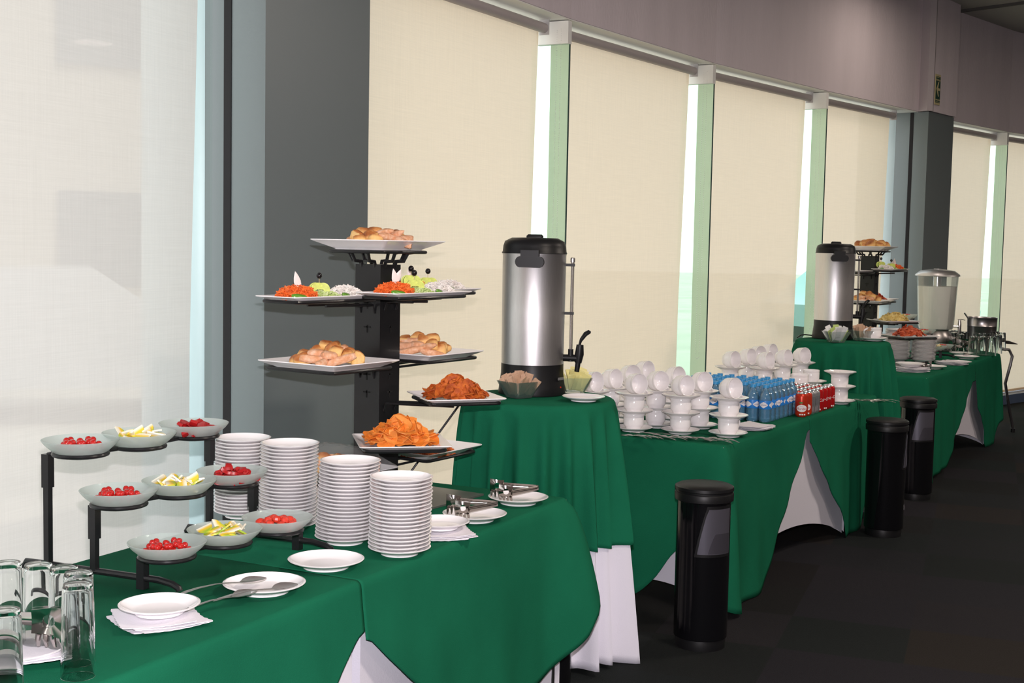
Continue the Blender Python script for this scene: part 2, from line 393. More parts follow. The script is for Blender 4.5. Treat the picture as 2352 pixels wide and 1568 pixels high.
bay(1, WN, WM, .06, .06, 'pale roller blind outside the left edge of the view', BLIND_FLASH)
bay(2, WM, W0, .06, .06, 'pale blind left of the nearest one', BLIND_FLASH)
bay(3, W0, C1L, .02, .20, 'greyish white roller blind behind the three-tier bowl stand, left of the wide pillar', BLIND_FLASH, mull=False, skew=.05)
bay(4, C1R, M1, -.02, .09, 'cream roller blind right of the wide grey pillar, behind the nearest coffee urn')
bay(5, M1, M2, .045, .08, 'cream roller blind second from the wide grey pillar, behind the nearest cups')
bay(6, M2, M3, .045, .08, 'cream roller blind third from the wide grey pillar, behind the farther cup towers')
bay(7, M3, C2A, .045, .10, 'cream roller blind just left of the narrow dark pillar, behind the far tiered stand', mull=False)
bay(8, C2B, M5, -.02, .07, 'cream roller blind just right of the narrow dark pillar, behind the ice bucket')
bay(9, M5, M6, .045, .08, 'cream roller blind cut by the right edge of the photo')

# exit-route sign on the boxed header
def sign():
    s = thing('direction_sign', 'small green sign with pale left arrow on wall above narrow dark pillar', 'sign')
    a = dep(2150, 205, 11.9); p0 = C2L + d2*.055; a = Vector((p0.x, p0.y, 0))
    top = dep(2150, 170, a.y).z; bot = dep(2150, 240, a.y).z; hh = (top-bot); ww = hh*.44
    s.location = (a.x + d2.x*ww*.5 - n2.x*.028, a.y + d2.y*ww*.5 - n2.y*.028, (top+bot)/2); s.rotation_euler = (0, 0, math.atan2(d2.y, d2.x))
    cream = M('sign_cream', (.55, .47, .25), .5); gr = M('sign_green', (.012, .055, .035), .4)
    ob('sign_plate', MB().box((0, 0, 0), (ww, .006, hh)).mesh('sign_plate', cream, False), s)
    ob('green_field', MB().box((0, -.0035, 0), (ww*.9, .002, hh*.86)).mesh('green_field', gr, False), s)
    k = ww*.36; q = hh*.02
    A = [(-k, 0), (.1*k, hh*.24), (.45*k, hh*.24), (-.1*k, .03*hh+.0), (k, .03*hh), (k, -.05*hh), (-.1*k, -.05*hh), (.45*k, -hh*.24), (.1*k, -hh*.24)]
    b = MB(); n_ = len(A); b.add([(x, -.0046, z+q) for x, z in A] + [(x, -.0060, z+q) for x, z in A], [tuple(range(n_)), tuple(range(2*n_-1, n_-1, -1))] + [(i, (i+1) % n_, n_+(i+1) % n_, n_+i) for i in range(n_)])
    ob('arrow', b.mesh('arrow', cream, False), s)
    b = MB()
    for z in (.40, -.40): b.box((0, -.0046, z*hh), (ww*.84, .001, hh*.012))
    ob('rule_line', b.mesh('rule_line', cream, False), s)
    ob('lettering', text_mesh('RUTA DE', hh*.085, cream), s, (0, -.0052, hh*.31))
    ob('lettering', text_mesh('EVACUACION', hh*.062, cream), s, (0, -.0052, -hh*.34))
sign()

# ---------------------------------------------------------------- outside
slab('ground_outside', [Vector((-60, -30)), Vector((60, -30)), Vector((60, 90)), Vector((-60, 90))], -.5, -.14, M('pale_paving', (.42, .38, .32), .9, var=.15, vscale=.6))
def building(x, y, rz, w, d, h, lab, col, rows, cols):
    t = thing('building', lab, 'building', (x, y, -.14), rz)
    ob('facade', MB().box((0, 0, h/2), (w, d, h)).mesh('facade', M('render_' + str(int(x)), col, .9), False), t)
    wm = MB().box((0, 0, 0), (1.2, .1, 1.3)).mesh('window', M('dark_window', (.08, .1, .12), .1), False)
    for i in range(cols):
        for j in range(rows): ob('window', wm, t, (-w/2+w*(i+.5)/cols, -d/2-.02, 1.7+j*3.0))
building(-12.5, 19, R(28), 14, 8, 9.5, 'pale building faintly seen through the nearest blind', (.45, .40, .33), 3, 5)
def car(x, y, rz, col, lab):
    t = thing('car', lab, 'car', (x, y, -.14), rz)
    prof = [(-2.1, .35), (-2.15, .75), (-1.6, .95), (-1.0, 1.42), (.5, 1.45), (1.2, .98), (2.0, .85), (2.15, .6), (2.1, .35)]
    b = MB(); L = []
    for yy, k in ((-.86, 1), (-.80, 1.0), (.80, 1.0), (.86, 1)): L.append([(px, yy if pz < .96 else yy*.8, pz*k) for px, pz in prof])
    b.loft(L); ob('body', b.mesh('body', M('paint_' + lab[:6], col, .25, coat=.5)), t)
    wm = MB().lathe([(0, -.1), (.32, -.1), (.32, .1), (0, .1)], 20).mesh('wheel', BLACK)
    for wx in (-1.35, 1.35):
        for wy in (-.8, .8): ob('wheel', wm, t, (wx, wy, .32), (pi/2, 0, 0))
car(-4.6, 12.6, R(20), (.5, .5, .52), 'pale car blurred behind the nearest blind')
car(6.9, 25.0, R(35), (.25, .36, .38), 'blue-grey car glimpsed through gap left of far pillar')

# ================================================================ TABLES AND CLOTHS
class Fr:
    def __init__(s, O, ang, L, w): s.O = Vector(O); s.a = R(ang); s.e = Vector((cos(s.a), sin(s.a))); s.n = Vector((sin(s.a), -cos(s.a))); s.L = L; s.w = w
    def P(s, p, q, z=0): v = s.O + s.e*p + s.n*q; return Vector((v.x, v.y, z))       # q<0 is towards the windows
    def front(s, u, v, off=.035):                                                     # seen point -> (p, z) on the front hanging
        d = ray(u, v); O = s.O + s.n*off; t = (O.dot(s.n))/(d.x*s.n.x + d.y*s.n.y)
        X = Vector((d.x*t, d.y*t)); return ((X-s.O).dot(s.e), CAM_H + d.z*t)
    def end(s, u, v, off=.035):
        O = s.O - s.e*off; d = ray(u, v); t = O.dot(s.e)/(d.x*s.e.x + d.y*s.e.y)
        X = Vector((d.x*t, d.y*t)); return (-(X-s.O).dot(s.n), CAM_H + d.z*t)
TH = .75
e1v = Vector((cos(R(63.3)), sin(R(63.3))))
T1 = Fr(Vector((.21, 4.421)) - e1v*2.75, 63.3, 2.75, .76)
T2 = Fr((.936, 5.639), 59.6, 2.50, .76)
T3 = Fr((2.86, 8.93), 59.5, 2.68, .72)

def interp(tab, x):
    tab = sorted(tab)
    if x <= tab[0][0]: return tab[0][1]
    for (a, ya), (b_, yb) in zip(tab[:-1], tab[1:]):
        if x <= b_: return ya if b_ == a else ya + (yb-ya)*(x-a)/(b_-a)
    return tab[-1][1]
def smooth_list(v, k):
    n = len(v); return [sum(v[max(0, i-k):min(n, i+k+1)])/len(v[max(0, i-k):min(n, i+k+1)]) for i in range(n)]
def drape(fr, a, b, ends, front_hem, near_hem, far_hem, back_z, name, label, cat, z=TH, flare=.02, corner=.05, seed=1, amp=.010, mat=GREEN, group=None, sm=2):
    """cloth over table stretch p in [a,b]; hems are lists (position, height above floor)"""
    rnd = random.Random(seed); rad = .03; w = fr.w; pts = []   # pts: (p,q,nx,ny,hem,cornerness)
    def run(p0, q0, p1, q1, nx, ny, hem, key):
        L = math.hypot(p1-p0, q1-q0); k = max(2, int(L/.014))
        for i in range(k+1):
            t = i/k; p = p0+(p1-p0)*t; q = q0+(q1-q0)*t
            s = (-q if key == 'q' else p)
            c = max(0, 1-min(t, 1-t)*L/.16) if True else 0
            pts.append([p, q, nx, ny, interp(hem, s), c if ((t < .5 and cs[0]) or (t >= .5 and cs[1])) else 0])
    def arc(cp, cq, a0, a1, h0, h1):
        for i in range(1, 7):
            t = i/7; an = R(a0+(a1-a0)*t); pts.append([cp+rad*cos(an), cq+rad*sin(an), cos(an), sin(an), h0+(h1-h0)*t, 1.0])
    # start at back side, near end, front side, far end, back side
    n0 = 'near' in ends; n1 = 'far' in ends
    if n0:
        cs = (0, 1); run((a+b)/2, -w, a+rad, -w, 0, -1, [(0, back_z)], 'p'); arc(a+rad, -w+rad, -90, -180, back_z, interp(near_hem, w))
        cs = (1, 1); run(a, -w+rad, a, -rad, -1, 0, near_hem, 'q'); arc(a+rad, -rad, 180, 90, interp(near_hem, 0), interp(front_hem, a))
    cs = (n0, n1); run(a+(rad if n0 else 0), 0, b-(rad if n1 else 0), 0, 0, 1, front_hem, 'p')
    if n1:
        arc(b-rad, -rad, 90, 0, interp(front_hem, b), interp(far_hem, 0))
        cs = (1, 1); run(b, -rad, b, -w+rad, 1, 0, far_hem, 'q'); arc(b-rad, -w+rad, 0, -90, interp(far_hem, w), back_z)
        cs = (1, 0); run(b-rad, -w, (a+b)/2, -w, 0, -1, [(0, back_z)], 'p')
    hz = smooth_list([p[4] for p in pts], sm)
    cz = smooth_list([p[5] for p in pts], 4)
    arcl = [0]
    for i in range(1, len(pts)): arcl.append(arcl[-1] + math.hypot(pts[i][0]-pts[i-1][0], pts[i][1]-pts[i-1][1]))
    K = 26; V = []; N = len(pts); r0 = .018; f1, f2, f3 = (rnd.random()*6 for _ in range(3))
    rows = []
    for j in range(K+4):
        row = []
        for i, (p, q, nx, ny, _, _) in enumerate(pts):
            hem = max(.004, hz[i]); c = cz[i]; s = arcl[i]
            if j < 4:
                t = R(90*j/4); o = -r0 + r0*sin(t); zz = z - r0*(1-cos(t)); oo = o
            else:
                t = (j-3)/K; D = (z-r0-hem); zz = z - r0 - D*t
                low = min(1, D/.30)
                fold = sin(s*17+f1)*.55 + sin(s*31+f2)*.3 + sin(s*9+f3)*.5
                oo = flare*t*low + amp*fold*(t**1.3)*low*(1+1.2*c) + corner*c*(t**.5)*(.5+.5*low)
            row.append(v3(fr.O + fr.e*(p+nx*oo) + fr.n*(q+ny*oo), zz))
        rows.append(row)
    m = MB(); V = [v for r_ in rows for v in r_]; F = []
    for j in range(len(rows)-1):
        for i in range(N-1): k = j*N+i; F.append((k, k+N, k+N+1, k+1))
    m.add(V, F)
    # top
    if not n0 and not n1: ring = None
    top = [rows[0][i] for i in range(N)]
    if not n0: top = [v3(fr.O + fr.e*a + fr.n*(-w+r0), z)] + top
    if not n1: top = top + [v3(fr.O + fr.e*b + fr.n*(-w+r0), z)]
    m.add(top, [tuple(range(len(top)))])
    me = m.mesh(name, mat, True, 60); bm = bmesh.new(); bm.from_mesh(me); bmesh.ops.remove_doubles(bm, verts=bm.verts, dist=.0004)
    bmesh.ops.triangulate(bm, faces=[f for f in bm.faces if len(f.verts) > 4]); bmesh.ops.recalc_face_normals(bm, faces=bm.faces); bm.to_mesh(me); bm.free()
    me.shade_smooth()
    o = ob(name, me); md = o.modifiers.new('thickness', 'SOLIDIFY'); md.thickness = .0012; md.offset = -1
    return tag(o, label, cat, group)

def table(fr, label, a=0, b=None, feet=None):
    b = b or fr.L
    t = thing('buffet_table', label, 'table', fr.P((a+b)/2, -fr.w/2, 0), fr.a)
    h = (b-a)/2; w = fr.w/2
    ob('tabletop', MB().box((0, 0, TH-.022), (2*h-.02, 2*w-.02, .03)).mesh('tabletop', M('pale_laminate', (.5, .48, .45), .5), False), t)
    lm = MB().tube([(0, 0, 0), (0, 0, TH-.03)], .014, 8).mesh('leg', M('grey_leg', (.25, .25, .26), .35, 1.0))
    xs = feet or [-h+.04, h-.04]
    for x in xs:
        for y in (-w+.04, w-.04): ob('leg', lm, t, (x, y, 0))
    return t
def cover(fr, a, b, label, flow=.10):
    """white stretch cover, pulled into arches between its foot pockets"""
    m = MB(); K = 12; sides = []
    P = []
    def side(p0, q0, p1, q1):
        L = math.hypot(p1-p0, q1-q0); k = 40; out = []
        for i in range(k):
            t = i/k; ar = max(0, 1-(2*t-1)**2)**.8
            hem = .012 + (flow*L/1.4+.03)*ar; pull = .05*ar
            P.append((p0+(p1-p0)*t, q0+(q1-q0)*t, hem, pull, -(q1-q0)/L*1.0, (p1-p0)/L))
    i_ = .024; w = fr.w-i_; side(a+i_, -i_, a+i_, -w); side(a+i_, -w, b-.004, -w); side(b-.004, -w, b-.004, -i_); side(b-.004, -i_, a+i_, -i_)
    N = len(P); V = []
    cx, cq = (a+b)/2, -fr.w/2
    for j in range(K+1):
        t = j/K
        for p, q, hem, pull, nx, ny in P:
            z = TH-.008 - (TH-.008-hem)*t; k = pull*(t**1.5)
            dx, dy = cx-p, cq-q; dn = math.hypot(dx, dy)
            # pull inwards along the side's normal
            V.append(v3(fr.O + fr.e*(p + (-nx)*0 + (1 if abs(nx) > .5 and p < cx else -1 if abs(nx) > .5 else 0)*k) + fr.n*(q + (1 if abs(ny) > .5 and q < cq else -1 if abs(ny) > .5 else 0)*k), z))
    F = [(j*N+i, j*N+(i+1) % N, (j+1)*N+(i+1) % N, (j+1)*N+i) for j in range(K) for i in range(N)]
    F.append(tuple(range(N)))
    m.add(V, F); me = m.mesh('stretch_cover', WHITE_CLOTH, True, 50)
    bm = bmesh.new(); bm.from_mesh(me); bmesh.ops.triangulate(bm, faces=[f for f in bm.faces if len(f.verts) > 4]); bmesh.ops.recalc_face_normals(bm, faces=bm.faces); bm.to_mesh(me); bm.free(); me.shade_smooth()
    return tag(ob('stretch_cover', me), label, 'table cover', 'white stretch covers under the green cloths')

def hem_front(fr, L): return [fr.front(u, v) for u, v in L]
def hem_end(fr, L): return [fr.end(u, v) for u, v in L]
table(T1, 'nearest buffet table, under the green cloths with bowl stand and plate stacks', 0, T1.L)
s1 = T1.front(856, 1455, .035)[0]
cover(T1, 0, s1, 'white stretch cover seen as a triangle at the bottom of the near table, camera side'); cover(T1, s1+.01, T1.L-.0, 'white stretch cover under the far half of the near table')
hf = hem_front(T1, [(850, 1455), (870, 1475), (905, 1515), (960, 1568), (1010, 1600), (1100, 1625), (1200, 1610), (1250, 1565), (1300, 1470), (1345, 1370)])
drape(T1, s1, T1.L, ['far'], hf, None, [(0, T1.front(1383, 1290)[1]), (.2, .45), (.76, .45)], .3, 'green_tablecloth', 'green cloth on near table under the tall plate stacks and tongs plates', 'tablecloth', flare=.03, corner=.10, seed=3, amp=.007, z=TH+.001, group='green cloths over the buffet tables')
hb = hem_front(T1, [(846, 1455), (820, 1505), (790, 1568)]) + [(s1-.35, .25), (s1-.6, .12), (0, .10)]
drape(T1, .0, s1, ['near'], hb, [(0, .1), (.76, .3)], None, .3, 'green_tablecloth', 'green cloth on near table under the three-tier bowl stand and glasses', 'tablecloth', flare=.03, seed=4, amp=.008, z=TH+.001, group='green cloths over the buffet tables')

table(T2, 'middle buffet table, under the green cloths with cups, bottles and cans')
s2 = T2.front(1860, 966, 0)[0]
f2 = T2.front(1942, 1255, 0)[0]
cover(T2, 0, f2, 'white stretch cover with arched hem under the near half of the middle table'); cover(T2, f2+.01, T2.L, 'white stretch cover under the far end of the middle table')
drape(T2, 0, s2, ['near'], [(-.1, .01), (.01, .01)] + hem_front(T2, [(1757, 1358), (1785, 1277), (1797, 1217), (1827, 1123), (1853, 1047), (1867, 990)]),
      [(0, .07), (.02, .20), (.05, .30), (.12, .32), (.22, .26), (.30, .13), (.38, .05), (.46, .01), (.76, .01)], None, .3,
      'green_tablecloth', 'green cloth on middle table with its corner hanging to the floor beside the nearest bin', 'tablecloth', flare=.02, corner=.075, seed=5, amp=.010, z=TH+.001, group='green cloths over the buffet tables')
drape(T2, s2, T2.L, ['far'], hem_front(T2, [(1870, 990), (1878, 1025), (1897, 1081), (1917, 1124), (1929, 1162), (1946, 1209), (1949, 1245), (1963, 1266), (1974, 1260), (1985, 1215), (2000, 1120)]) + [(T2.L-.1, .35)],
      None, [(0, .35), (.76, .3)], .3, 'green_tablecloth', 'green cloth on middle table under the cans, hanging to floor beside the second bin', 'tablecloth', flare=.02, corner=.02, seed=6, amp=.012, z=TH+.001, group='green cloths over the buffet tables')

table(T3, 'far buffet table, under the green cloths with milk dispenser and glasses')
s3 = T3.front(2240, 846, 0)[0]; f3 = T3.front(2263, 1056, 0)[0]
cover(T3, 0, f3, 'white stretch cover with arched hem under the near half of the far table'); cover(T3, f3+.01, T3.L, 'white stretch cover under the far end of the far table')
drape(T3, 0, s3, ['near'], [(-.1, .02), (.02, .02)] + hem_front(T3, [(2178, 1073), (2198, 1014), (2212, 969), (2230, 910), (2240, 878)]),
      [(0, .03), (.02, .10), (.05, .40)] + hem_end(T3, [(2129, 895), (2101, 923), (2065, 959), (2045, 990)]), None, .3,
      'green_tablecloth', 'green cloth on far table hanging to a point beside the third bin', 'tablecloth', flare=.02, corner=.02, seed=8, amp=.010, z=TH+.001, group='green cloths over the buffet tables')
drape(T3, s3, T3.L, ['far'], hem_front(T3, [(2242, 878), (2250, 930), (2262, 975), (2268, 1010), (2275, 1055), (2283, 1055), (2295, 969), (2311, 945)]),
      None, [(0, T3.front(2312, 940)[1]), (.2, .4), (.72, .35)], .3, 'green_tablecloth', 'green cloth on far table under the glasses and ice bucket', 'tablecloth', flare=.02, corner=.03, seed=9, amp=.012, z=TH+.001, group='green cloths over the buffet tables')

# round pedestal tables ----------------------------------------------
def round_drape(c, r, z, hemf, flaref, foldn, amp, mat, name, label, cat, seed, group):
    rnd = random.Random(seed); N = 240; K = 30; ph = [rnd.random()*6 for _ in range(4)]; m = MB(); V = []
    for j in range(K+5):
        for i in range(N):
            a = 2*pi*i/N; hem = hemf(a)
            if j < 5: t = R(90*j/4); rr = r - .025 + .025*sin(t); zz = z - .025*(1-cos(t))
            else:
                t = (j-4)/K; zz = z-.025-(z-.025-hem)*t; t = (z-.025-zz)/(z-.03)
                fo = (0.5+.5*sin(foldn*a+ph[0]+.8*sin(3*a+ph[1])))**1.6 + .35*sin(2.3*foldn*a/1.0//1*0+ (foldn//2)*a+ph[2])
                rr = r + flaref(a)*(t**.9) + amp*fo*(t**.6) - amp*.35*t
            V.append((c[0]+rr*cos(a), c[1]+rr*sin(a), zz))
    F = [(j*N+i, j*N+(i+1) % N, (j+1)*N+(i+1) % N, (j+1)*N+i) for j in range(K+4) for i in range(N)]
    F.append(tuple(range(N))[::-1]); m.add(V, F); me = m.mesh(name, mat, True, 50)
    bm = bmesh.new(); bm.from_mesh(me); bmesh.ops.triangulate(bm, faces=[f for f in bm.faces if len(f.verts) > 4]); bmesh.ops.recalc_face_normals(bm, faces=bm.faces); bm.to_mesh(me); bm.free(); me.shade_smooth()
    o = ob(name, me); md = o.modifiers.new('thickness', 'SOLIDIFY'); md.thickness = .0012; md.offset = -1
    return tag(o, label, cat, group)
def pedestal(c, z, r, which, hem, room_ang, seed):
    t = thing('pedestal_table', 'tall round pedestal table under the green cloth carrying the %s coffee urn' % which, 'table', (c[0], c[1], 0))
    ob('tabletop', MB().lathe([(0, z-.03), (r-.012, z-.03), (r-.012, z-.008), (0, z-.008)], 40).mesh('tabletop', M('pale_laminate', (.5, .48, .45), .5)), t)
    ob('pole', MB().lathe([(.035, .02), (.035, z-.03)], 16).mesh('pole', M('grey_leg', (.25, .25, .26), .35, 1.0)), t)
    ob('base', MB().lathe([(0, 0), (.22, 0), (.22, .012), (.05, .03), (0, .03)], 32).mesh('base', BLACKM), t)
    def fl(a, k): return k*max(0, cos(a-room_ang))**1.2 + .01
    round_drape(c, r-.014, z-.004, lambda a: .012+.012*sin(5*a), lambda a: fl(a, .065), 21, .080, WHITE_CLOTH, 'white_undercloth', 'floor-length white undercloth of the %s pedestal table' % which, 'tablecloth', seed, 'white undercloths of the pedestal tables')
    round_drape(c, r, z, hem, lambda a: fl(a, .065)+.003, 21, .080, GREEN, 'green_round_cloth', 'pleated green cloth over the tall pedestal with the %s coffee urn' % which, 'tablecloth', seed, 'green cloths over the pedestal tables')
P1 = (0.112, 5.12); PZ1 = 1.013; P2 = (2.085, 8.22); PZ2 = 1.045
pedestal(P1, PZ1, .302, 'nearest', lambda a: .475+.012*sin(3*a), R(-18), 11)
pedestal(P2, PZ2, .295, 'far', lambda a: .42+.05*sin(2*a+1.2), R(-10), 12)

# ================================================================ CROCKERY MASTERS (kept aside, first use moves the master)
def plate_me(r, h=.022, name='plate'):
    p = [(0, .004), (r*.55, .003), (r*.56, 0), (r*.60, 0), (r*.61, .004), (r*.93, h*.86), (r, h), (r+.0005, h+.0012), (r-.004, h+.0022),
         (r*.92, h*.80+.003), (r*.70, .0085), (r*.60, .0065), (0, .006)]
    return MB().lathe(p, 56).mesh(name, CHINA, True, 50)
PL20 = plate_me(.100); PL17 = plate_me(.0865, .020)
SAUCER = MB().lathe([(0, .004), (.048, .003), (.049, 0), (.053, 0), (.054, .004), (.08, .014), (.089, .0185), (.090, .020), (.088, .021), (.070, .0125), (.052, .0085), (.040, .0080), (.038, .0065), (0, .006)], 40).mesh('saucer', CHINA, True, 50)
cupp = [(0, .003), (.030, .002), (.031, 0), (.0345, 0), (.0365, .004), (.040, .013), (.0405, .0145), (.0465, .022), (.0475, .030), (.0478, .056), (.0472, .0575), (.0478, .059), (.0472, .0615), (.0478, .063), (.0482, .072),
        (.0475, .0735), (.0462, .073), (.0455, .060), (.0450, .028), (.040, .014), (.030, .0075), (0, .0065)]
CUP = MB().lathe(cupp, 40).mesh('cup_body', CHINA, True, 40)
HANDLE = MB().tube([(.045, 0, .062), (.058, 0, .064), (.070, 0, .056), (.072, 0, .043), (.064, 0, .030), (.046, 0, .024)], .0042, 8, flat=1.4).mesh('cup_handle', CHINA)
cnt = {}
def plate(loc, me, label, group=None, rot=(0, 0, 0), sc=None):
    return tag(ob('plate', me, None, loc, rot, sc), label, 'plate', group)
def saucer(loc, label, group): return tag(ob('saucer', SAUCER, None, loc), label, 'saucer', group)
def cup(loc, rot, label, group):
    c = tag(ob('cup', None, None, loc, rot), label, 'cup', group)
    ob('cup_body', CUP, c); ob('cup_handle', HANDLE, c); return c
ORD = ['topmost', 'second', 'third', 'fourth', 'fifth', 'sixth', 'seventh', 'eighth', 'ninth', 'tenth', 'eleventh', 'twelfth', 'thirteenth', 'fourteenth', 'fifteenth', 'sixteenth', 'seventeenth', 'eighteenth', 'nineteenth', 'twentieth', 'twenty-first', 'twenty-second', 'twenty-third', 'twenty-fourth', 'bottom']
def stack(c, n, me, pitch, lean, which, tilt=0, sc=None):
    rnd = random.Random(n*7)
    for i in range(n):
        j = .0012
        top = i == n-1
        plate((c.x+lean[0]*i/n+rnd.uniform(-j, j), c.y+lean[1]*i/n+rnd.uniform(-j, j), TH+.002+i*pitch), me,
              ('topmost white plate of ' if top else 'white plate, lowest of ' if i == 0 else 'white plate, %s from the top of ' % ORD[n-1-i]) + which, 'plates in ' + which, sc=sc)

# ================================================================ NEAR TABLE
Z1 = TH+.002
stack(on(917, 1272), 20, PL17, .0103, (.004, 0), 'the nearest tall plate stack')
stack(on(793, 1246), 22, PL17, .0103, (.012, .004), 'the second nearest tall plate stack')
stack(on(660, 1215), 24, PL17, .0103, (.004, .01), 'the tall stack behind the low right bowl')
stack(on(556, 1186), 23, PL17, .0103, (.0, .0), 'the leftmost plate stack, half hidden by bowls')

def at(p, dz=0): return (p.x, p.y, Z1+dz)
plate(at(on(749, 1303)), PL20, 'single empty white plate in front of the plate stacks')
SPP = on(607, 1359); plate(at(SPP), PL20, 'white plate holding serving spoons beside the bowl stand foot')
TG1 = on(1090, 1195); TG2 = on(1190, 1156)
plate(at(TG1), PL20, 'white plate under the nearer tongs, right of the nearest plate stack')
plate(at(TG2), PL20, 'white plate under the farther tongs, near the table corner')

def napkin_stack(c, rz, label, n=4, size=.16, grp=None):
    t = thing('napkin_stack', label, 'napkins', c, rz, grp)
    rnd = random.Random(int(c[0]*1000))
    for k in range(n):
        m = MB(); s = size/2; L = []
        for z in (0, .0016):
            ed = []
            for side in range(4):
                for i in range(14):
                    t_ = -s+2*s*i/14; sc = s + (.0025 if i % 2 else 0)
                    x, y = [(t_, -sc), (sc, t_), (-t_, sc), (-sc, -t_)][side]
                    zz = z + (.006*max(0, (abs(x)+abs(y))/s-1.3))
                    ed.append((x, y, zz))
            L.append(ed)
        m.loft(L)
        ob('napkin', m.mesh('napkin', PAPER, True, 40), t, (rnd.uniform(-.012, .012), rnd.uniform(-.012, .012), k*.0035), (0, 0, rnd.uniform(-.35, .35)))
    return t
D1 = on(365, 1428); napkin_stack((D1.x, D1.y-.005, Z1), R(25), 'small stack of scalloped white paper napkins under the front plate')
plate((D1.x-.002, D1.y+.012, Z1+.017), PL17, 'white plate resting on paper napkins at front of near table', sc=(1.04, 1.04, 1.0))
N4 = on(1012, 1228); napkin_stack((N4.x, N4.y-.005, Z1), R(15), 'stack of paper napkins right of the nearest plate stack')
plate((N4.x-.002, N4.y+.012, Z1+.017), PL17, 'white plate on napkins half hidden behind the nearest plate stack')

# spoons
def spoon_me(L=.20, w=.022, d=.006):
    m = MB(); loops = []
    xs = [0, .04, .09, .14, .19, .24, .28, .31, .34, .42, .6, .8, .93, 1.0]
    ws = [.05, .55, .85, 1.0, .95, .75, .45, .22, .16, .15, .17, .24, .30, .12]
    for x, k in zip(xs, ws):
        hw = w*k; X = x*L; bowl = max(0, 1-((x-.14)/.17)**2)
        zc = .004 + (.008*sin(max(0, (x-.28))/.72*pi) if x > .28 else 0)
        L0 = []
        for i in range(8):
            a = 2*pi*i/8; y = hw*cos(a); up = sin(a)
            z = zc + up*.0010 - (d*bowl*(1-(y/hw)**2 if hw else 0)) + d*bowl*.6
            L0.append((X, y, z))
        loops.append(L0)
    m.loft(loops); return m
SERV = spoon_me(.235, .026, .008).mesh('bowl_and_handle', CHROME, True, 60)
TEA = spoon_me(.145, .0155, .005).mesh('bowl_and_handle', CHROME, True, 60)
def spoon(me, p, rz, z, label, grp, tilt=0): return tag(ob('spoon', me, None, (p.x, p.y, z), (0, tilt, rz)), label, 'spoon', grp)
A_ = on(612, 1328, .775); B_ = on(462, 1360, .77); dd = A_-B_
spoon(SERV, A_, math.atan2(-dd.y, -dd.x), Z1+.020, 'steel serving spoon lying left on white plate, its bowl highest', 'serving spoons')
A_ = on(684, 1340, .775); B_ = on(548, 1372, .77); dd = A_-B_
spoon(SERV, A_, math.atan2(-dd.y, -dd.x), Z1+.018, 'steel serving spoon lying across the right of the plate', 'serving spoons')
A_ = on(590, 1362, .77); B_ = on(460, 1412, .755); dd = A_-B_
spoon(SERV, A_, math.atan2(-dd.y, -dd.x), Z1+.021, 'steel serving spoon with handle reaching down to the napkin plate', 'serving spoons', R(1))

# tongs: spaghetti-style jaws with fingers and a hole
def tongs(loc, rz, label, grp='serving tongs on plates', sc=.9):
    """serving tongs resting on their finger tips: jaws at -X, hinge at +X"""
    t = thing('tongs', label, 'tongs', loc, rz, grp, sc)
    for s in (-1, 1):
        dx, dz, dy = (0, .006, .012) if s > 0 else (.030, -.006, -.030)
        m = MB(); K = 10; loops = []
        for i in range(K+1):
            f = i/K; x = -.055+dx + (.125-dx)*f; y = dy*(1-f) + s*.006; z = .045+dz*(1-f)*1.5 + .004*f; hw = .0105 - .002*f
            L = [(x, y + s*.004*(1-(a/4)**2), z + hw*a/4) for a in range(-4, 5)]; L += [(p[0], p[1]-s*.0016, p[2]) for p in L[::-1]]
            loops.append(L)
        m.loft(loops); ob('arm', m.mesh('arm', TONGM, True, 50), t)
        m = MB(); cx, cz = -.078+dx, .046+dz
        ri = [(cx+.011*cos(2*pi*k/24), cz+.011*sin(2*pi*k/24)) for k in range(24)]; ro = []
        for k in range(24):
            a = 2*pi*k/24; ca, sa = cos(a), sin(a); q = 1/max(abs(ca), abs(sa)); ro.append((cx+.026*q*ca, cz+(.022+.004*(-ca))*q*sa))
        V = []
        for off in (0, .0016):
            for (x, z) in ri+ro: V.append((x, dy + s*.006 - off + .30*(x-cx)**2/.03 + .25*(z-cz)**2/.03*.6, z))
        F = []
        for k in range(24):
            j = (k+1) % 24
            F += [(k, j, 24+j, 24+k), (48+k, 72+k, 72+j, 48+j), (24+k, 24+j, 72+j, 72+k), (k, 48+k, 48+j, j)]
        m.add(V, F); ob('jaw', m.mesh('jaw', TONGM, True, 50), t)
        for k in range(4):
            x = cx-.020+.0125*k; m = MB()
            m.tube([(x, dy+s*.006, cz-.020), (x+.001*k, dy+s*.004, cz-.030), (x+.002*(k-1), dy, max(.004, cz-.043))], [.0052, .0046, .0028], 8)
            ob('finger', m.mesh('finger', TONGM), t)
    ob('hinge', MB().tube([(.066, 0, .049), (.074, 0, .049)], .010, 10, flat=.9).mesh('hinge', TONGM), t)
    return t
def tongs_at(plate_c, label, ang, dz=.010, sc=1.0, grp='serving tongs on plates'):
    return tongs((plate_c.x, plate_c.y, Z1+dz), ang, label, sc=sc, grp=grp)
tongs((TG1.x+.005, TG1.y-.005, Z1+.009), R(4), 'steel finger-jawed tongs on the nearer plate right of the stacks')
tongs((TG2.x+.0, TG2.y-.005, Z1+.009), R(4), 'steel finger-jawed tongs on the farther plate by the table corner')

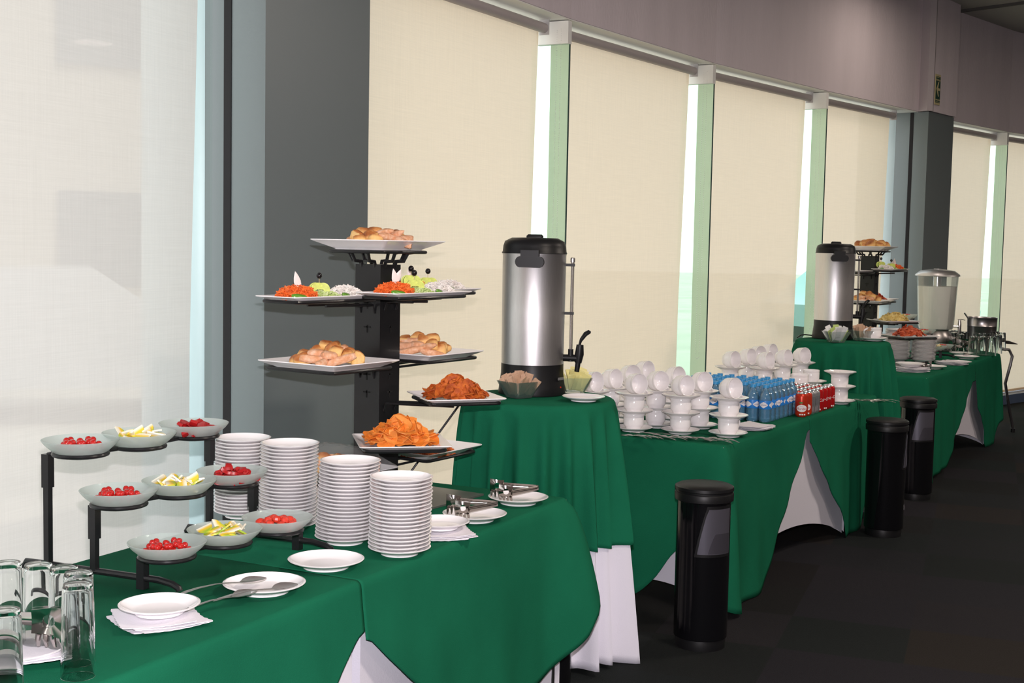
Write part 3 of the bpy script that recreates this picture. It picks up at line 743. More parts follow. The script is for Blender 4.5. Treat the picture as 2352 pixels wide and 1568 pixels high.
# inverted tall glasses
GL_P = [(.0330, 0), (.0290, .176), (.0265, .185), (0, .186), (0, .179), (.0225, .176), (.0270, .168), (.0312, 0), (.0330, 0)]
TALL = MB().lathe([(r, z) for r, z in GL_P], 48).mesh('tall_glass', GLASS, True, 40)
tops = [(178, 1338, 'tall upturned drinking glass nearest the camera on the right'), (180, 1311, 'upturned glass directly behind the nearest right glass'),
        (147, 1300, 'upturned glass third from the right in the glass group'), (88, 1293, 'upturned glass in the middle of the back glasses'),
        (16, 1290, 'upturned glass farthest left at back'), (10, 1398, 'upturned glass at the left frame edge in front')]
for u, v, lb in tops:
    p = on(u, v, TH+.188); tag(ob('drinking_glass', TALL, None, (p.x, p.y, Z1)), lb, 'glass', 'upturned tall glasses on the near table')
# plate with napkin and tongs cut by the left edge
PE = on(25, 1510); plate(at(PE), plate_me(.115, .024), 'white plate with napkin and tongs cut by the left edge')
napkin_stack((PE.x+.02, PE.y, Z1+.014), R(30), 'unfolded napkin lying on the plate at left edge', 2, .17)
tongs((PE.x+.0, PE.y-.0, Z1+.022), R(170), 'steel tongs on napkin at the left edge, behind a glass', sc=1.25)

# three-tier bowl stand ------------------------------------------------
BOWL = MB().lathe([(0, 0), (.040, 0), (.045, .003), (.068, .018), (.086, .034), (.094, .044), (.0955, .047), (.0935, .048), (.083, .038), (.066, .023), (.044, .008), (0, .006)], 56).mesh('glass_bowl', FROST, True, 50)
LP = [Vector((-.895, 3.152)), Vector((-1.031, 3.209)), Vector((-1.167, 3.266))]
rowd = Vector((.308, .436))
tier_z = [.835, .950, 1.066]
bowlpx = [[(384, 1240), (516, 1210), (637, 1183)], [(273, 1120), (412, 1098), (533, 1076)], [(185, 1005), (320, 989), (445, 967)]]
bowls = []
for k in range(3):
    bowls.append([on(u, v, tier_z[k]+.038) for u, v in bowlpx[k]])
ORG = Vector((-.90, 3.45, Z1))
def bowl_stand():
    t = thing('bowl_stand', 'black metal three-tier stand holding nine frosted glass bowls on near table', 'stand', ORG)
    def loc(v, z): return Vector((v.x, v.y, z)) - ORG
    for side in range(2):
        o = rowd*side; m = MB()
        A = [LP[k]+o for k in range(3)]; dr = (A[0]-A[2]).normalized()
        fr_ = A[0] + dr*.09; bk = A[2] - dr*.05
        pr = Vector((-dr.y, dr.x))*(1 if side else 1)
        zb = TH+.028
        pts = [loc(bk-dr*.03, Z1+.010), loc(bk-dr*.02, zb), loc(bk, zb), loc(A[2], zb), loc(A[1], zb), loc(A[0], zb), loc(A[0]+dr*.05, zb), loc(fr_+dr*.0, zb-.006), loc(fr_+dr*.018, Z1+.012), loc(fr_+dr*.020, Z1+.006)]
        m.tube(pts, .0085, 10); ob('base_bar', m.mesh('base_bar', BLACKM), t)
        for k in range(3):
            p = A[k]; m = MB(); rz = math.atan2(dr.y, dr.x)
            m.box(loc(p, (TH+.03+tier_z[k]-.03)/2), (.016, .016, tier_z[k]-.06-TH+.0), rz)
            ps = ob('post', m.mesh('post', BLACKM, False), t)
            m = MB(); m.box(loc(p, tier_z[k]-.048), (.022, .022, .085), rz); ob('sleeve', m.mesh('sleeve', BLACKM, False), ps)
    for k in range(3):
        m = MB(); cs = bowls[k]
        for c in cs:
            m.tube([loc(Vector((c.x+.066*cos(a), c.y+.066*sin(a))), tier_z[k]-.002) for a in [2*pi*i/32 for i in range(32)]], .0055, 8, closed=True)
        for a, b in ((0, 1), (1, 2)):
            dv = (cs[b]-cs[a]).normalized(); m.tube([loc(cs[a]+dv*.066, tier_z[k]-.002), loc(cs[b]-dv*.066, tier_z[k]-.002)], .006, 8)
        for c, p in ((cs[0], LP[k]), (cs[2], LP[k]+rowd)):
            v = Vector((p.x-c.x, p.y-c.y)); 
            if v.length > .066: v2 = v.normalized()*.066; m.tube([loc(p, tier_z[k]-.008), loc(Vector((c.x+v2.x, c.y+v2.y)), tier_z[k]-.002)], .006, 8)
        ob('ring_row', m.mesh('ring_row', BLACKM), t)
    return t
STAND = bowl_stand()
pos = ['left', 'middle', 'right']; tn = ['lowest', 'middle', 'top']; fillw = ['red round candies', 'green and yellow candied slices', 'red candy pieces']
# sweets
RED = M('red_candy', (.42, .010, .008), .18, coat=.4); RED2 = M('coral_red_candy', (.60, .045, .025), .35); DRED = M('dark_red_candy', (.35, .008, .010), .4)
bm_ball = MB().lathe([(0, -.0075)] + [(.0085*cos(R(a)), .0075*sin(R(a))) for a in range(-65, 66, 22)] + [(0, .0075)], 12).mesh('round_candy', RED)
nug = MB().lathe([(0, -.009), (.009, -.007), (.012, 0), (.010, .006), (.004, .009), (0, .0095)], 9).mesh('candy_lump', RED2)
strip = MB(); strip.loft([[(x, y*(1+.3*sin(x*200)), z + .006*sin(x*90)) for y, z in ((-.009, -.004), (.009, -.004), (.009, .004), (-.009, .004))] for x in [-.03+.06*i/8 for i in range(9)]])
strip = strip.mesh('candy_strip', DRED, True, 60)
def slice_mat():
    m = bpy.data.materials.new('candied_slice'); m.use_nodes = True; n_ = m.node_tree.nodes; l = m.node_tree.links; p = n_['Principled BSDF']
    t = n_.new('ShaderNodeTexCoord'); sx = n_.new('ShaderNodeSeparateXYZ'); l.new(t.outputs['Object'], sx.inputs[0])
    r = n_.new('ShaderNodeValToRGB'); mr = n_.new('ShaderNodeMapRange'); mr.inputs[1].default_value = -.02; mr.inputs[2].default_value = .02; l.new(sx.outputs[1], mr.inputs[0]); l.new(mr.outputs[0], r.inputs[0])
    e = r.color_ramp.elements; r.color_ramp.interpolation = 'LINEAR'; e[0].color = (.84, .80, .68, 1); e[1].color = (.08, .34, .03, 1); e.new(.30).color = (.84, .80, .66, 1); e.new(.50).color = (.85, .55, .04, 1); e.new(.72).color = (.45, .50, .04, 1)
    l.new(r.outputs[0], p.inputs['Base Color']); p.inputs['Roughness'].default_value = .4; return m
sm_ = slice_mat()
slc = MB(); L = []
for z in (-.0022, .0022): L.append([(.021*cos(pi*i/10*1.0), -.012+.026*sin(pi*i/10), z+.004*cos(pi*i/10)**2) for i in range(11)])
slc.loft(L); slc = slc.mesh('candied_slice', sm_, True, 50)
def fill_bowl(base, kind, k, c, far=False, sc=1.0, fk=0):
    rnd = random.Random(int(abs(base.x*997+base.y*131+base.z*77)))
    where = ('the far stand\'s %s %s bowl' % (tn[fk], pos[c])) if far else 'the %s bowl of the %s tier' % (pos[c], tn[k])
    if kind == 0:
        for i in range(34):
            lay = 0 if i < 20 else 1; r = .052*math.sqrt(rnd.random())*(1 if lay == 0 else .75); a = rnd.random()*6.28
            r = [.053, .036, .014][i % 3] if lay == 0 else [.040, .020][i % 2]; a = i*2.4
            tag(ob('candy', bm_ball, None, (base.x+r*cos(a)*sc, base.y+r*sin(a)*sc, base.z+(.025+.013*lay+.004*(r/.05))*sc), (rnd.random(), rnd.random(), 0), sc), 'round glossy red candy in ' + where, 'candy', 'red candies in ' + where)
    elif kind == 1:
        for i in range(20):
            a = i*2.4; r = .052*math.sqrt((i+.5)/20)
            tag(ob('candied_slice', slc, None, (base.x+r*cos(a)*sc, base.y+r*sin(a)*sc, base.z+(.030+.012*(i % 3)/2+.008*(1-r/.052))*sc), (rnd.uniform(-.7, .7), rnd.uniform(-.7, .7), rnd.random()*6.28), sc), 'white candied slice with green and yellow rim in ' + where, 'candy', 'candied slices in ' + where)
    else:
        me, nm, lb = ((nug, 'candy', 'rough coral red candy lump in ') if k == 0 else (strip, 'candy_strip', 'dark red sugared candy piece in '))
        for i in range(24 if k == 0 else 16):
            a = i*2.4; r = .056*math.sqrt((i+.5)/(24 if k == 0 else 16))
            tag(ob(nm, me, None, (base.x+r*cos(a)*sc, base.y+r*sin(a)*sc, base.z+(.022+.022*(1-r/.05)+.004*(i % 3))*sc), (rnd.uniform(-.5, .5), rnd.uniform(-.6, .6), rnd.random()*6.28), sc), lb + where, 'candy', lb + where)
for k in range(3):
    for c in range(3):
        p = bowls[k][c]; z0 = tier_z[k]-.0125
        tag(ob('glass_bowl', BOWL, None, (p.x, p.y, z0)), '%s bowl of the %s tier, frosted glass with %s' % (pos[c], tn[k], fillw[c]), 'bowl', 'frosted bowls on the near stand')
        fill_bowl(Vector((p.x, p.y, z0)), c, k, c)

# ================================================================ TIERED RACKS
SQ = {}
def sq_plate(a, b):
    if (a, b) in SQ: return SQ[(a, b)]
    g = 1.38 if a == b == .33 else 1.0
    L = [rrect(a*.60, b*.60, .008, 0), rrect(a*.64, b*.64, .010, 0), rrect(a*.66, b*.66, .010, .004), rrect(a*.97, b*.97, .010, .020*g), rrect(a, b, .012, .022*g), rrect(a*.999, b*.999, .012, .022*g+.0028),
         rrect(a*.97, b*.97, .010, .022*g+.0018), rrect(a*.68, b*.68, .010, .0085), rrect(a*.60, b*.60, .010, .0065)]
    m = MB(); m.loft([[Vector(v) for v in l] for l in L]); SQ[(a, b)] = m.mesh('square_plate', CHINA, True, 40); return SQ[(a, b)]
E1 = Vector((cos(R(57)), sin(R(57)))); E2 = Vector((-sin(R(57)), cos(R(57))))
def rack(c, ztop, which, trays, zb=TH+.002, ang=57, topring=True):
    """slotted square column with wire tray holders. trays: (centre xy, yaw deg, a, b, z of plate foot, toward column)"""
    t = thing('tiered_rack', 'black slotted column rack of snack trays %s' % which, 'rack', (c.x, c.y, zb), R(ang))
    inv = Matrix.Rotation(-R(ang), 4, 'Z') @ Matrix.Translation((-c.x, -c.y, -zb))
    def Lc(x, y, z): return inv @ Vector((x, y, z))
    H = ztop-zb; s = .054
    sl = M('slot_dark', (.002, .002, .002), .9)
    m = MB(); m.box((0, 0, H/2), (2*s, 2*s, H)); ob('column', m.mesh('column', BLACKM, False), t)
    m = MB(); m.box((0, 0, 0), (.003, .030, .005)); m.box((0, 0, -.006), (.003, .005, .026)); sm = m.mesh('slot', sl, False)
    for z in [H-.13, H-.21, H-.37, H-.43, H-.60]:
        for ax in range(4): a = ax*pi/2; ob('slot', sm, t, (s*cos(a), s*sin(a), z), (0, 0, a))
    m = MB(); m.box((.02, -.09, .003), (.34, .46, .006)); ob('base_plate', m.mesh('base_plate', M('dull_steel_sheet', (.20, .20, .19), .35, .7), False), t)
    for i, (pc, yaw, a, b, z) in enumerate(trays):
        y = R(yaw); ex = Vector((cos(y), sin(y))); ey = Vector((-sin(y), cos(y))); m = MB(); zf = z-.006
        dv = Vector((c.x, c.y)) - pc; kk = .36 if dv.length < .1 else .44; A, B = a*kk, b*kk; zr = zf if kk < .4 else zf+.013
        co = [pc+ex*A+ey*B, pc-ex*A+ey*B, pc-ex*A-ey*B, pc+ex*A-ey*B]; r2 = []
        for k in range(4):
            p, q, r_ = co[k-1], co[k], co[(k+1) % 4]; d0 = (p-q).normalized(); d1_ = (r_-q).normalized()
            for w_ in (d0*.018, d0*.005+d1_*.005, d1_*.018): r2.append(Lc(q.x+w_.x, q.y+w_.y, zr))
        m.tube(r2, .0060, 8, closed=True)
        if dv.length > .1:
            ca, sa = cos(R(ang)), sin(R(ang)); best = max(((1, 0), (-1, 0), (0, 1), (0, -1)), key=lambda f: (-dv).dot(Vector((ca*f[0]-sa*f[1], sa*f[0]+ca*f[1]))))
            fn = Vector((ca*best[0]-sa*best[1], sa*best[0]+ca*best[1])); ft = Vector((-fn.y, fn.x)); base = Vector((c.x, c.y))+fn*s
            for w_ in (-.03, .03):
                q = base+ft*w_; e = pc + ft*w_*1.3 + fn*.02; e2 = q + fn*.03
                m.tube([Lc(q.x, q.y, zf-.035), Lc(q.x+fn.x*.01, q.y+fn.y*.01, zf-.008), Lc(e.x, e.y, zf-.004)], .0045, 8)
        else:
            for f in (0, 1, 2, 3):   # bent wire feet under the top tray
                an = y + f*pi/2; fx = Vector((cos(an), sin(an))); ft = Vector((-fx.y, fx.x))
                for w_ in (-.028, .028):
                    q0 = pc + fx*.047 + ft*w_; q1 = pc+fx*.055+ft*w_*1.0; q2 = pc+fx*.085+ft*w_*1.1; q3 = pc+fx*a*.36+ft*w_*1.5
                    m.tube([Lc(q0.x, q0.y, ztop-.015), Lc(q1.x, q1.y, ztop+.010), Lc(q2.x, q2.y, ztop+.012), Lc(q3.x*.4+q2.x*.6, q3.y*.4+q2.y*.6, zf-.004), Lc(q3.x, q3.y, zf)], .0062, 8)
        ob('tray_holder', m.mesh('tray_holder', BLACKM), t)
    return t
RC = Vector((-.458, 4.43))
ztop = dep(866, 607, 4.40).z
def tz(u, v, Y, off=.022): return dep(u, v, Y).z - off
tr = []
def cadd(k1, k2): return RC + E1*k1 + E2*k2
names = {}
trays1 = [
 ('top', RC.copy(), 57, .33, .33, tz(866, 553, 4.43, .030)),
 ('second left', cadd(-.29, 0), 57, .43, .17, tz(685, 685, 3.96)),
 ('second front', cadd(0, -.16), 57, .43, .17, tz(912, 676, 4.12)),
 ('second back', cadd(.29, 0), 57, .43, .17, tz(1095, 663, 4.80)),
 ('third left', cadd(-.245, 0), 57, .33, .33, tz(790, 851, 3.98)),
 ('third back', cadd(.245, 0), 57, .33, .33, tz(993, 825, 4.40)),
 ('fourth right', RC + Vector((.274, -.097)), 20, .27, .27, tz(985, 921, 4.16)),
 ('fifth front', RC + Vector((.107, -.268)), 12, .29, .29, tz(825, 1029, 3.99)),
 ('fifth back', cadd(.245, 0), 57, .33, .33, tz(990, 1054, 4.40)),
 ('lowest left', cadd(-.245, .0), 57, .33, .33, tz(905, 1078, 4.27)),
]
RK = rack(RC, ztop, 'on the near table beside the wide pillar', [(p, y, a, b, z) for _, p, y, a, b, z in trays1])
TR1 = {}
for nm, p, y, a, b, z in trays1:
    lay = {'top': 'topmost white square tray of the near rack with bread rolls', 'second left': 'narrow white tray on the left of near rack with carrot, cucumber and jicama', 'second front': 'narrow white tray at centre of near rack with carrot and two olive garnishes',
           'second back': 'narrow white tray whose end shows behind the centre salad tray', 'third left': 'white square tray of rolls and sugar sticks on left of near rack', 'third back': 'white square tray of bread pieces right of the rack column',
           'fourth right': 'white square tray of dark orange tortilla chips beside the coffee urn', 'fifth front': 'white square tray of orange potato chips above the plate stacks',
           'fifth back': 'white square tray of small crunchy bits under the orange chips tray', 'lowest left': 'tray of film-wrapped bread behind the plate stacks'}[nm]
    tag(ob('serving_tray', sq_plate(a, b), None, (p.x, p.y, z), (0, 0, R(y))), lay, 'tray', 'serving trays of the near rack'); TR1[nm] = (p, y, a, b, z)
# thin black prop rod behind the rack
ra, rb = dep(1058, 925, 4.72), dep(930, 1102, 4.62)
tag(ob('prop_rod', MB().tube([ra, rb - (ra-rb)*.03], .0042, 8).mesh('prop_rod', BLACKM)), 'thin slanting black rod behind the low trays of near rack', 'rod')

# food ------------------------------------------------------------------
def food_mat(name, c1, c2, c3, sc=14, rough=.6, bump=.4):
    m = bpy.data.materials.new(name); m.use_nodes = True; n_ = m.node_tree.nodes; l = m.node_tree.links; p = n_['Principled BSDF']
    t = n_.new('ShaderNodeTexCoord'); oi = n_.new('ShaderNodeObjectInfo'); ad = n_.new('ShaderNodeVectorMath'); ad.operation = 'ADD'; l.new(t.outputs['Object'], ad.inputs[0])
    sc_ = n_.new('ShaderNodeVectorMath'); sc_.operation = 'SCALE'; sc_.inputs[0].default_value = (7, 11, 5); l.new(oi.outputs['Random'], sc_.inputs['Scale']); l.new(sc_.outputs[0], ad.inputs[1])
    nz = n_.new('ShaderNodeTexNoise'); nz.inputs['Scale'].default_value = sc; nz.inputs['Detail'].default_value = 5; l.new(ad.outputs[0], nz.inputs[0])
    r = n_.new('ShaderNodeValToRGB'); e = r.color_ramp.elements; e[0].position = .32; e[0].color = (*c1, 1); e[1].position = .68; e[1].color = (*c3, 1); e.new(.5).color = (*c2, 1)
    l.new(nz.outputs[0], r.inputs[0]); l.new(r.outputs[0], p.inputs['Base Color']); p.inputs['Roughness'].default_value = rough
    n2_ = n_.new('ShaderNodeTexNoise'); n2_.inputs['Scale'].default_value = 130; l.new(t.outputs['Object'], n2_.inputs[0])
    bp = n_.new('ShaderNodeBump'); bp.inputs['Strength'].default_value = bump; bp.inputs['Distance'].default_value = .003; l.new(n2_.outputs[0], bp.inputs['Height']); l.new(bp.outputs[0], p.inputs['Normal'])
    p.inputs['Subsurface Weight'].default_value = .0
    return m
BREAD = food_mat('bread_crust', (.26, .070, .014), (.46, .15, .035), (.66, .31, .10), 26)
def browned(m, side):
    n_ = m.node_tree.nodes; l = m.node_tree.links; p = n_['Principled BSDF']; old = p.inputs['Base Color'].links[0].from_socket
    t = n_.new('ShaderNodeTexCoord'); sx = n_.new('ShaderNodeSeparateXYZ'); l.new(t.outputs['Normal'], sx.inputs[0])
    mr = n_.new('ShaderNodeMapRange'); mr.inputs[1].default_value = .15; mr.inputs[2].default_value = .6; l.new(sx.outputs[2], mr.inputs[0])
    mx = n_.new('ShaderNodeMix'); mx.data_type = 'RGBA'; mx.inputs[6].default_value = (*side, 1); l.new(mr.outputs[0], mx.inputs[0]); l.new(old, mx.inputs[7]); l.new(mx.outputs[2], p.inputs['Base Color'])
browned(BREAD, (.80, .48, .17))
CRUMB = food_mat('bread_crumb', (.75, .45, .14), (.80, .53, .22), (.72, .40, .12), 60)
SUGAR = food_mat('sugared_crust', (.62, .28, .13), (.72, .38, .22), (.80, .52, .36), 60, .8, .8)
CHIP = food_mat('orange_chip', (.70, .18, .015), (.80, .25, .035), (.88, .36, .09), 14, .5, .3)
CHIPD = food_mat('dark_orange_chip', (.30, .045, .003), (.46, .085, .006), (.60, .15, .012), 40, .7, .6)
CHIPY = food_mat('yellow_chip', (.66, .46, .12), (.78, .60, .22), (.85, .70, .34), 25, .5, .3)
CHIPR = food_mat('red_chip', (.38, .05, .02), (.55, .09, .03), (.68, .16, .07), 30, .5, .3)
CRUN = food_mat('crunchy_bits', (.38, .06, .01), (.52, .11, .015), (.62, .17, .03), 60, .6, .6)
CARROT = food_mat('shredded_carrot', (.75, .11, .012), (.88, .17, .03), (.92, .25, .06), 60, .5, .2)
CUKE = food_mat('cucumber_shreds', (.42, .55, .16), (.58, .70, .30), (.72, .80, .45), 60, .4, .2)
JIC = food_mat('jicama_shreds', (.84, .76, .71), (.90, .85, .80), (.93, .90, .87), 60, .5, .2)
LIME_S = M('lime_skin', (.10, .26, .02), .3); LIME_F = M('lime_flesh', (.62, .70, .16), .35, var=.15, vscale=90); OLIVE = M('black_olive', (.008, .006, .008), .25)
def lump(mat, name, sx, sy, sz, seed, flat=0, n=14, pw=1.0):
    rnd = random.Random(seed); a, b_, c = (rnd.random()*6 for _ in range(3)); m = MB(); V = []; rings = 9
    pr = []
    for j in range(rings+1):
        th = pi*j/rings
        for i in range(n):
            ph = 2*pi*i/n; x, y, z = sin(th)*cos(ph), sin(th)*sin(ph), cos(th)
            k = 1+.09*sin(3*x+a)+.08*sin(4*y+b_)+.05*sin(6*z+c+2*x)
            sg = lambda q: math.copysign(abs(q)**pw, q)
            V.append((sg(x)*sx*k, sg(y)*sy*k, max(-flat, z if flat else z)*sz*k if flat else sg(z)*sz*k))
    F = [(j*n+i, j*n+(i+1) % n, (j+1)*n+(i+1) % n, (j+1)*n+i) for j in range(rings) for i in range(n)]
    m.add(V, F); return m.mesh(name, mat, True, 70)
ROLLS = [lump(BREAD, 'bread_roll', .034, .027, .024, s, .5) for s in range(4)]
CUTR = []
for s in range(3):           # cut roll: crust shell with a flat crumb face
    me = lump(BREAD, 'cut_roll', .030, .028, .026, 20+s, .6)
    me.materials.append(CRUMB)
    for v in me.vertices:
        if v.co.x > .012: v.co.x = .012 + (v.co.x-.012)*.05
    for p in me.polygons:
        if p.center.x > .0115: p.material_index = 1
    me.update(); CUTR.append(me)
STICKS = [lump(SUGAR, 'sugar_stick', .052, .014, .012, 30+s, 0, 12, .7) for s in range(2)] + [lump(SUGAR, 'sugar_bun', .032, .026, .020, 35, .5)]
def pile(tray, where, kinds, n, rad=.11, h=.045, seed=0, sc=1.0, lab=None, flat=False):
    p, yaw, a, b, z = tray; rnd = random.Random(seed)
    for i in range(n):
        k = math.sqrt((i+.5)/n); an = i*2.39996+seed
        lx, ly = k*cos(an)*a*rad*3, k*sin(an)*b*rad*3
        y = R(yaw); x, yy = p.x+lx*cos(y)-ly*sin(y), p.y+lx*sin(y)+ly*cos(y)
        hz_ = z+.020*sc+.006+h*(1-k)**.8*(.7+.5*rnd.random())
        nm, mes, lb, cat = kinds[i % len(kinds)] if not callable(kinds) else kinds(i)
        me = mes[rnd.randrange(len(mes))]
        ft_ = (.9 if flat is True else flat) or .35; rx = rnd.uniform(-ft_, ft_)
        rot = (rx, rnd.uniform(-ft_, ft_), rnd.random()*6.28)
        if flat:
            rd = Vector((x-p.x, yy-p.y, 0)); rd = rd.normalized() if rd.length > 1e-4 else Vector((1, 0, 0)); tl = R(rnd.uniform(5, 62))
            nv = rd*sin(tl)+Vector((rnd.uniform(-.3, .3), rnd.uniform(-.3, .3), cos(tl))); rot = (nv.to_track_quat('Z', 'Y') @ Matrix.Rotation(rnd.random()*6.28, 3, 'Z').to_quaternion()).to_euler()
        tag(ob(nm, me, None, (x, yy, hz_), rot, sc), lb + ' on ' + where, cat, lb + ' on ' + where)
kb = [('bread_roll', ROLLS, 'golden brown bread roll', 'bread'), ('cut_roll', CUTR, 'cut roll showing yellow crumb', 'bread'), ('sugar_bread', STICKS, 'pinkish sugar-dusted bread piece', 'bread'), ('sugar_bread', STICKS, 'pinkish sugar-dusted bread piece', 'bread')]
pile(TR1['top'], 'the topmost tray of the near rack', kb, 22, .105, .040, 3)
pile(TR1['third left'], 'the left bread tray of the near rack', kb, 26, .105, .050, 5)
pile(TR1['third back'], 'the bread tray right of the rack column', kb, 24, .095, .062, 8)
pile(TR1['lowest left'], 'the film-wrapped tray behind the plate stacks', kb, 16, .095, .045, 9)
# cling film over the lowest tray
p, y, a, b, z = TR1['lowest left']
m = MB(); V = []; K = 24
for j in range(K+1):
    for i in range(K+1):
        x, yy = (i/K-.5)*a*1.03, (j/K-.5)*b*1.03; rr = max(abs(i/K-.5), abs(j/K-.5))*2
        V.append((x, yy, .026 + .085*max(0, 1-rr**2.2) + .003*sin(i*2.1+j*1.3)))
m.add(V, [(j*(K+1)+i, j*(K+1)+i+1, (j+1)*(K+1)+i+1, (j+1)*(K+1)+i) for j in range(K) for i in range(K)])
tag(ob('cling_film', m.mesh('cling_film', see_through('film', (.99, .99, .99), .96, (.8, .8, .8), .0, .10, fk=.15)), None, (p.x, p.y, z), (0, 0, R(y))), 'clear cling film over bread on the lowest tray behind plate stacks', 'wrap')
# chips
def chip_me(mat, r, seed, tri=False):
    rnd = random.Random(seed); m = MB(); V = []; n = 14; L = []
    cx, cy = rnd.uniform(6, 12), rnd.uniform(-9, 9)
    for rr in (0.02, .5, .8, 1.0):
        ring = []
        for i in range(n):
            a = 2*pi*i/n; q = r*rr*(1+.08*sin(2*a+seed)+.02*sin(5*a+seed*2))
            if tri: q = r*rr*(1+.13*sin(3*a+seed)+.05*sin(7*a+2*seed))
            x, y_ = q*cos(a)*1.15, q*sin(a)
            ring.append(Vector((x, y_, cx*x*x*.9 - cy*y_*y_*.6 + .0012*sin(a*4+seed))))
        L.append(ring)
    top = [[v+Vector((0, 0, .0008)) for v in l] for l in L]; bot = [[v-Vector((0, 0, .0008)) for v in l] for l in L]
    m.loft(bot + top[::-1]); return m.mesh('chip', mat, True, 60)
CH = [chip_me(CHIP, .032, s) for s in range(5)]; CHD = [chip_me(CHIPD, .024, s+10, True) for s in range(4)]; CHY = [chip_me(CHIPY, .026, s+20) for s in range(4)]; CHR = [chip_me(CHIPR, .024, s+30) for s in range(4)]
pile(TR1['fifth front'], 'the tray above the plate stacks', [('potato_chip', CH, 'curled bright orange potato chip', 'chip')], 75, .110, .060, 13, flat=True)
pile(TR1['fourth right'], 'the tray beside the coffee urn', [('tortilla_chip', CHD, 'dark orange tortilla chip', 'chip')], 110, .115, .052, 14, flat=.45)
def stuff_bits(tray, name, label, mat, n, h, rad, seed, L=.012, cat='snack'):
    p, yaw, a, b, z = tray; rnd = random.Random(seed); m = MB(); y = R(yaw)
    for i in range(n):
        k = math.sqrt(rnd.random()); an = rnd.random()*6.28; x, yy = k*cos(an)*a*rad, k*sin(an)*b*rad
        c = Vector((x, yy, .010+h*(1-k*k)*rnd.random()**.4)); d = Vector((rnd.uniform(-1, 1), rnd.uniform(-1, 1), rnd.uniform(-.3, .3))).normalized()*L
        m.tube([c-d, c+d], .0028, 5)
    return tag(ob(name, m.mesh(name, mat), None, (p.x, p.y, z), (0, 0, y)), label, cat, kind='stuff')
stuff_bits(TR1['fifth back'], 'crunchy_snack', 'heap of small orange crunchy bits on low tray behind the potato chips', CRUN, 700, .022, .38, 3)
# shredded vegetables
def shreds(c, rx, ry, h, mat, name, label, yaw, seed, n=420, L=.014):
    rnd = random.Random(seed); m = MB()
    m.lathe([(0, h*.9), (.5, h*.78), (.8, h*.45), (.95, 0), (0, 0)], 20, mt=Matrix.Diagonal((rx*.93, ry*.93, 1, 1)))
    for i in range(n):
        k = math.sqrt(rnd.random()); an = rnd.random()*6.28; hh = h*math.sqrt(max(0, 1-k*k))
        q = Vector((k*cos(an)*rx, k*sin(an)*ry, hh*rnd.uniform(.85, 1.08)+.001)); d = Vector((rnd.uniform(-1, 1), rnd.uniform(-1, 1), rnd.uniform(-.5, .5))).normalized()*L
        m.tube([q-d, q+Vector((0, 0, .003)), q+d], .0016, 4, cap=False)
    return tag(ob(name, m.mesh(name, mat), None, c, (0, 0, yaw)), label, 'vegetables', kind='stuff')
def wedge(sx=1):
    m = MB(); L = []
    for i in range(11):
        a = pi*i/10; L.append((-.019*cos(a), .019*sin(a)))
    n = len(L); m.add([(x, -.0025, z) for x, z in L]+[(x, .0025, z) for x, z in L], [tuple(range(n)), tuple(range(2*n-1, n-1, -1))]+[(i, (i+1) % n, n+(i+1) % n, n+i) for i in range(n)])
    me = m.mesh('lime_slice', LIME_F, False); me.materials.append(LIME_S)
    for p in me.polygons:
        if abs(p.normal.y) < .5 and p.center.z > .001: p.material_index = 1
    return me
WEDGE = wedge(); OLV = MB().lathe([(0, -.010)]+[(.0095*cos(R(a)), .0105*sin(R(a))) for a in range(-60, 61, 20)]+[(0, .0105)], 16).mesh('olive', OLIVE)
LIMEQ = lump(LIME_S, 'lime_wedge', .024, .009, .010, 77, 0, 14, .9)
PETAL = MB(); PETAL.loft([[(x*w, yy, z) for x, yy in ((-.011, 0), (0, -.0025), (.011, 0), (0, .0025))] for z, w in ((0, .5), (.012, .95), (.025, 1.0), (.038, .75), (.050, .35), (.057, .03))])
PETAL = PETAL.mesh('petal', M('jicama_petal', (.82, .74, .70), .4), True, 50)
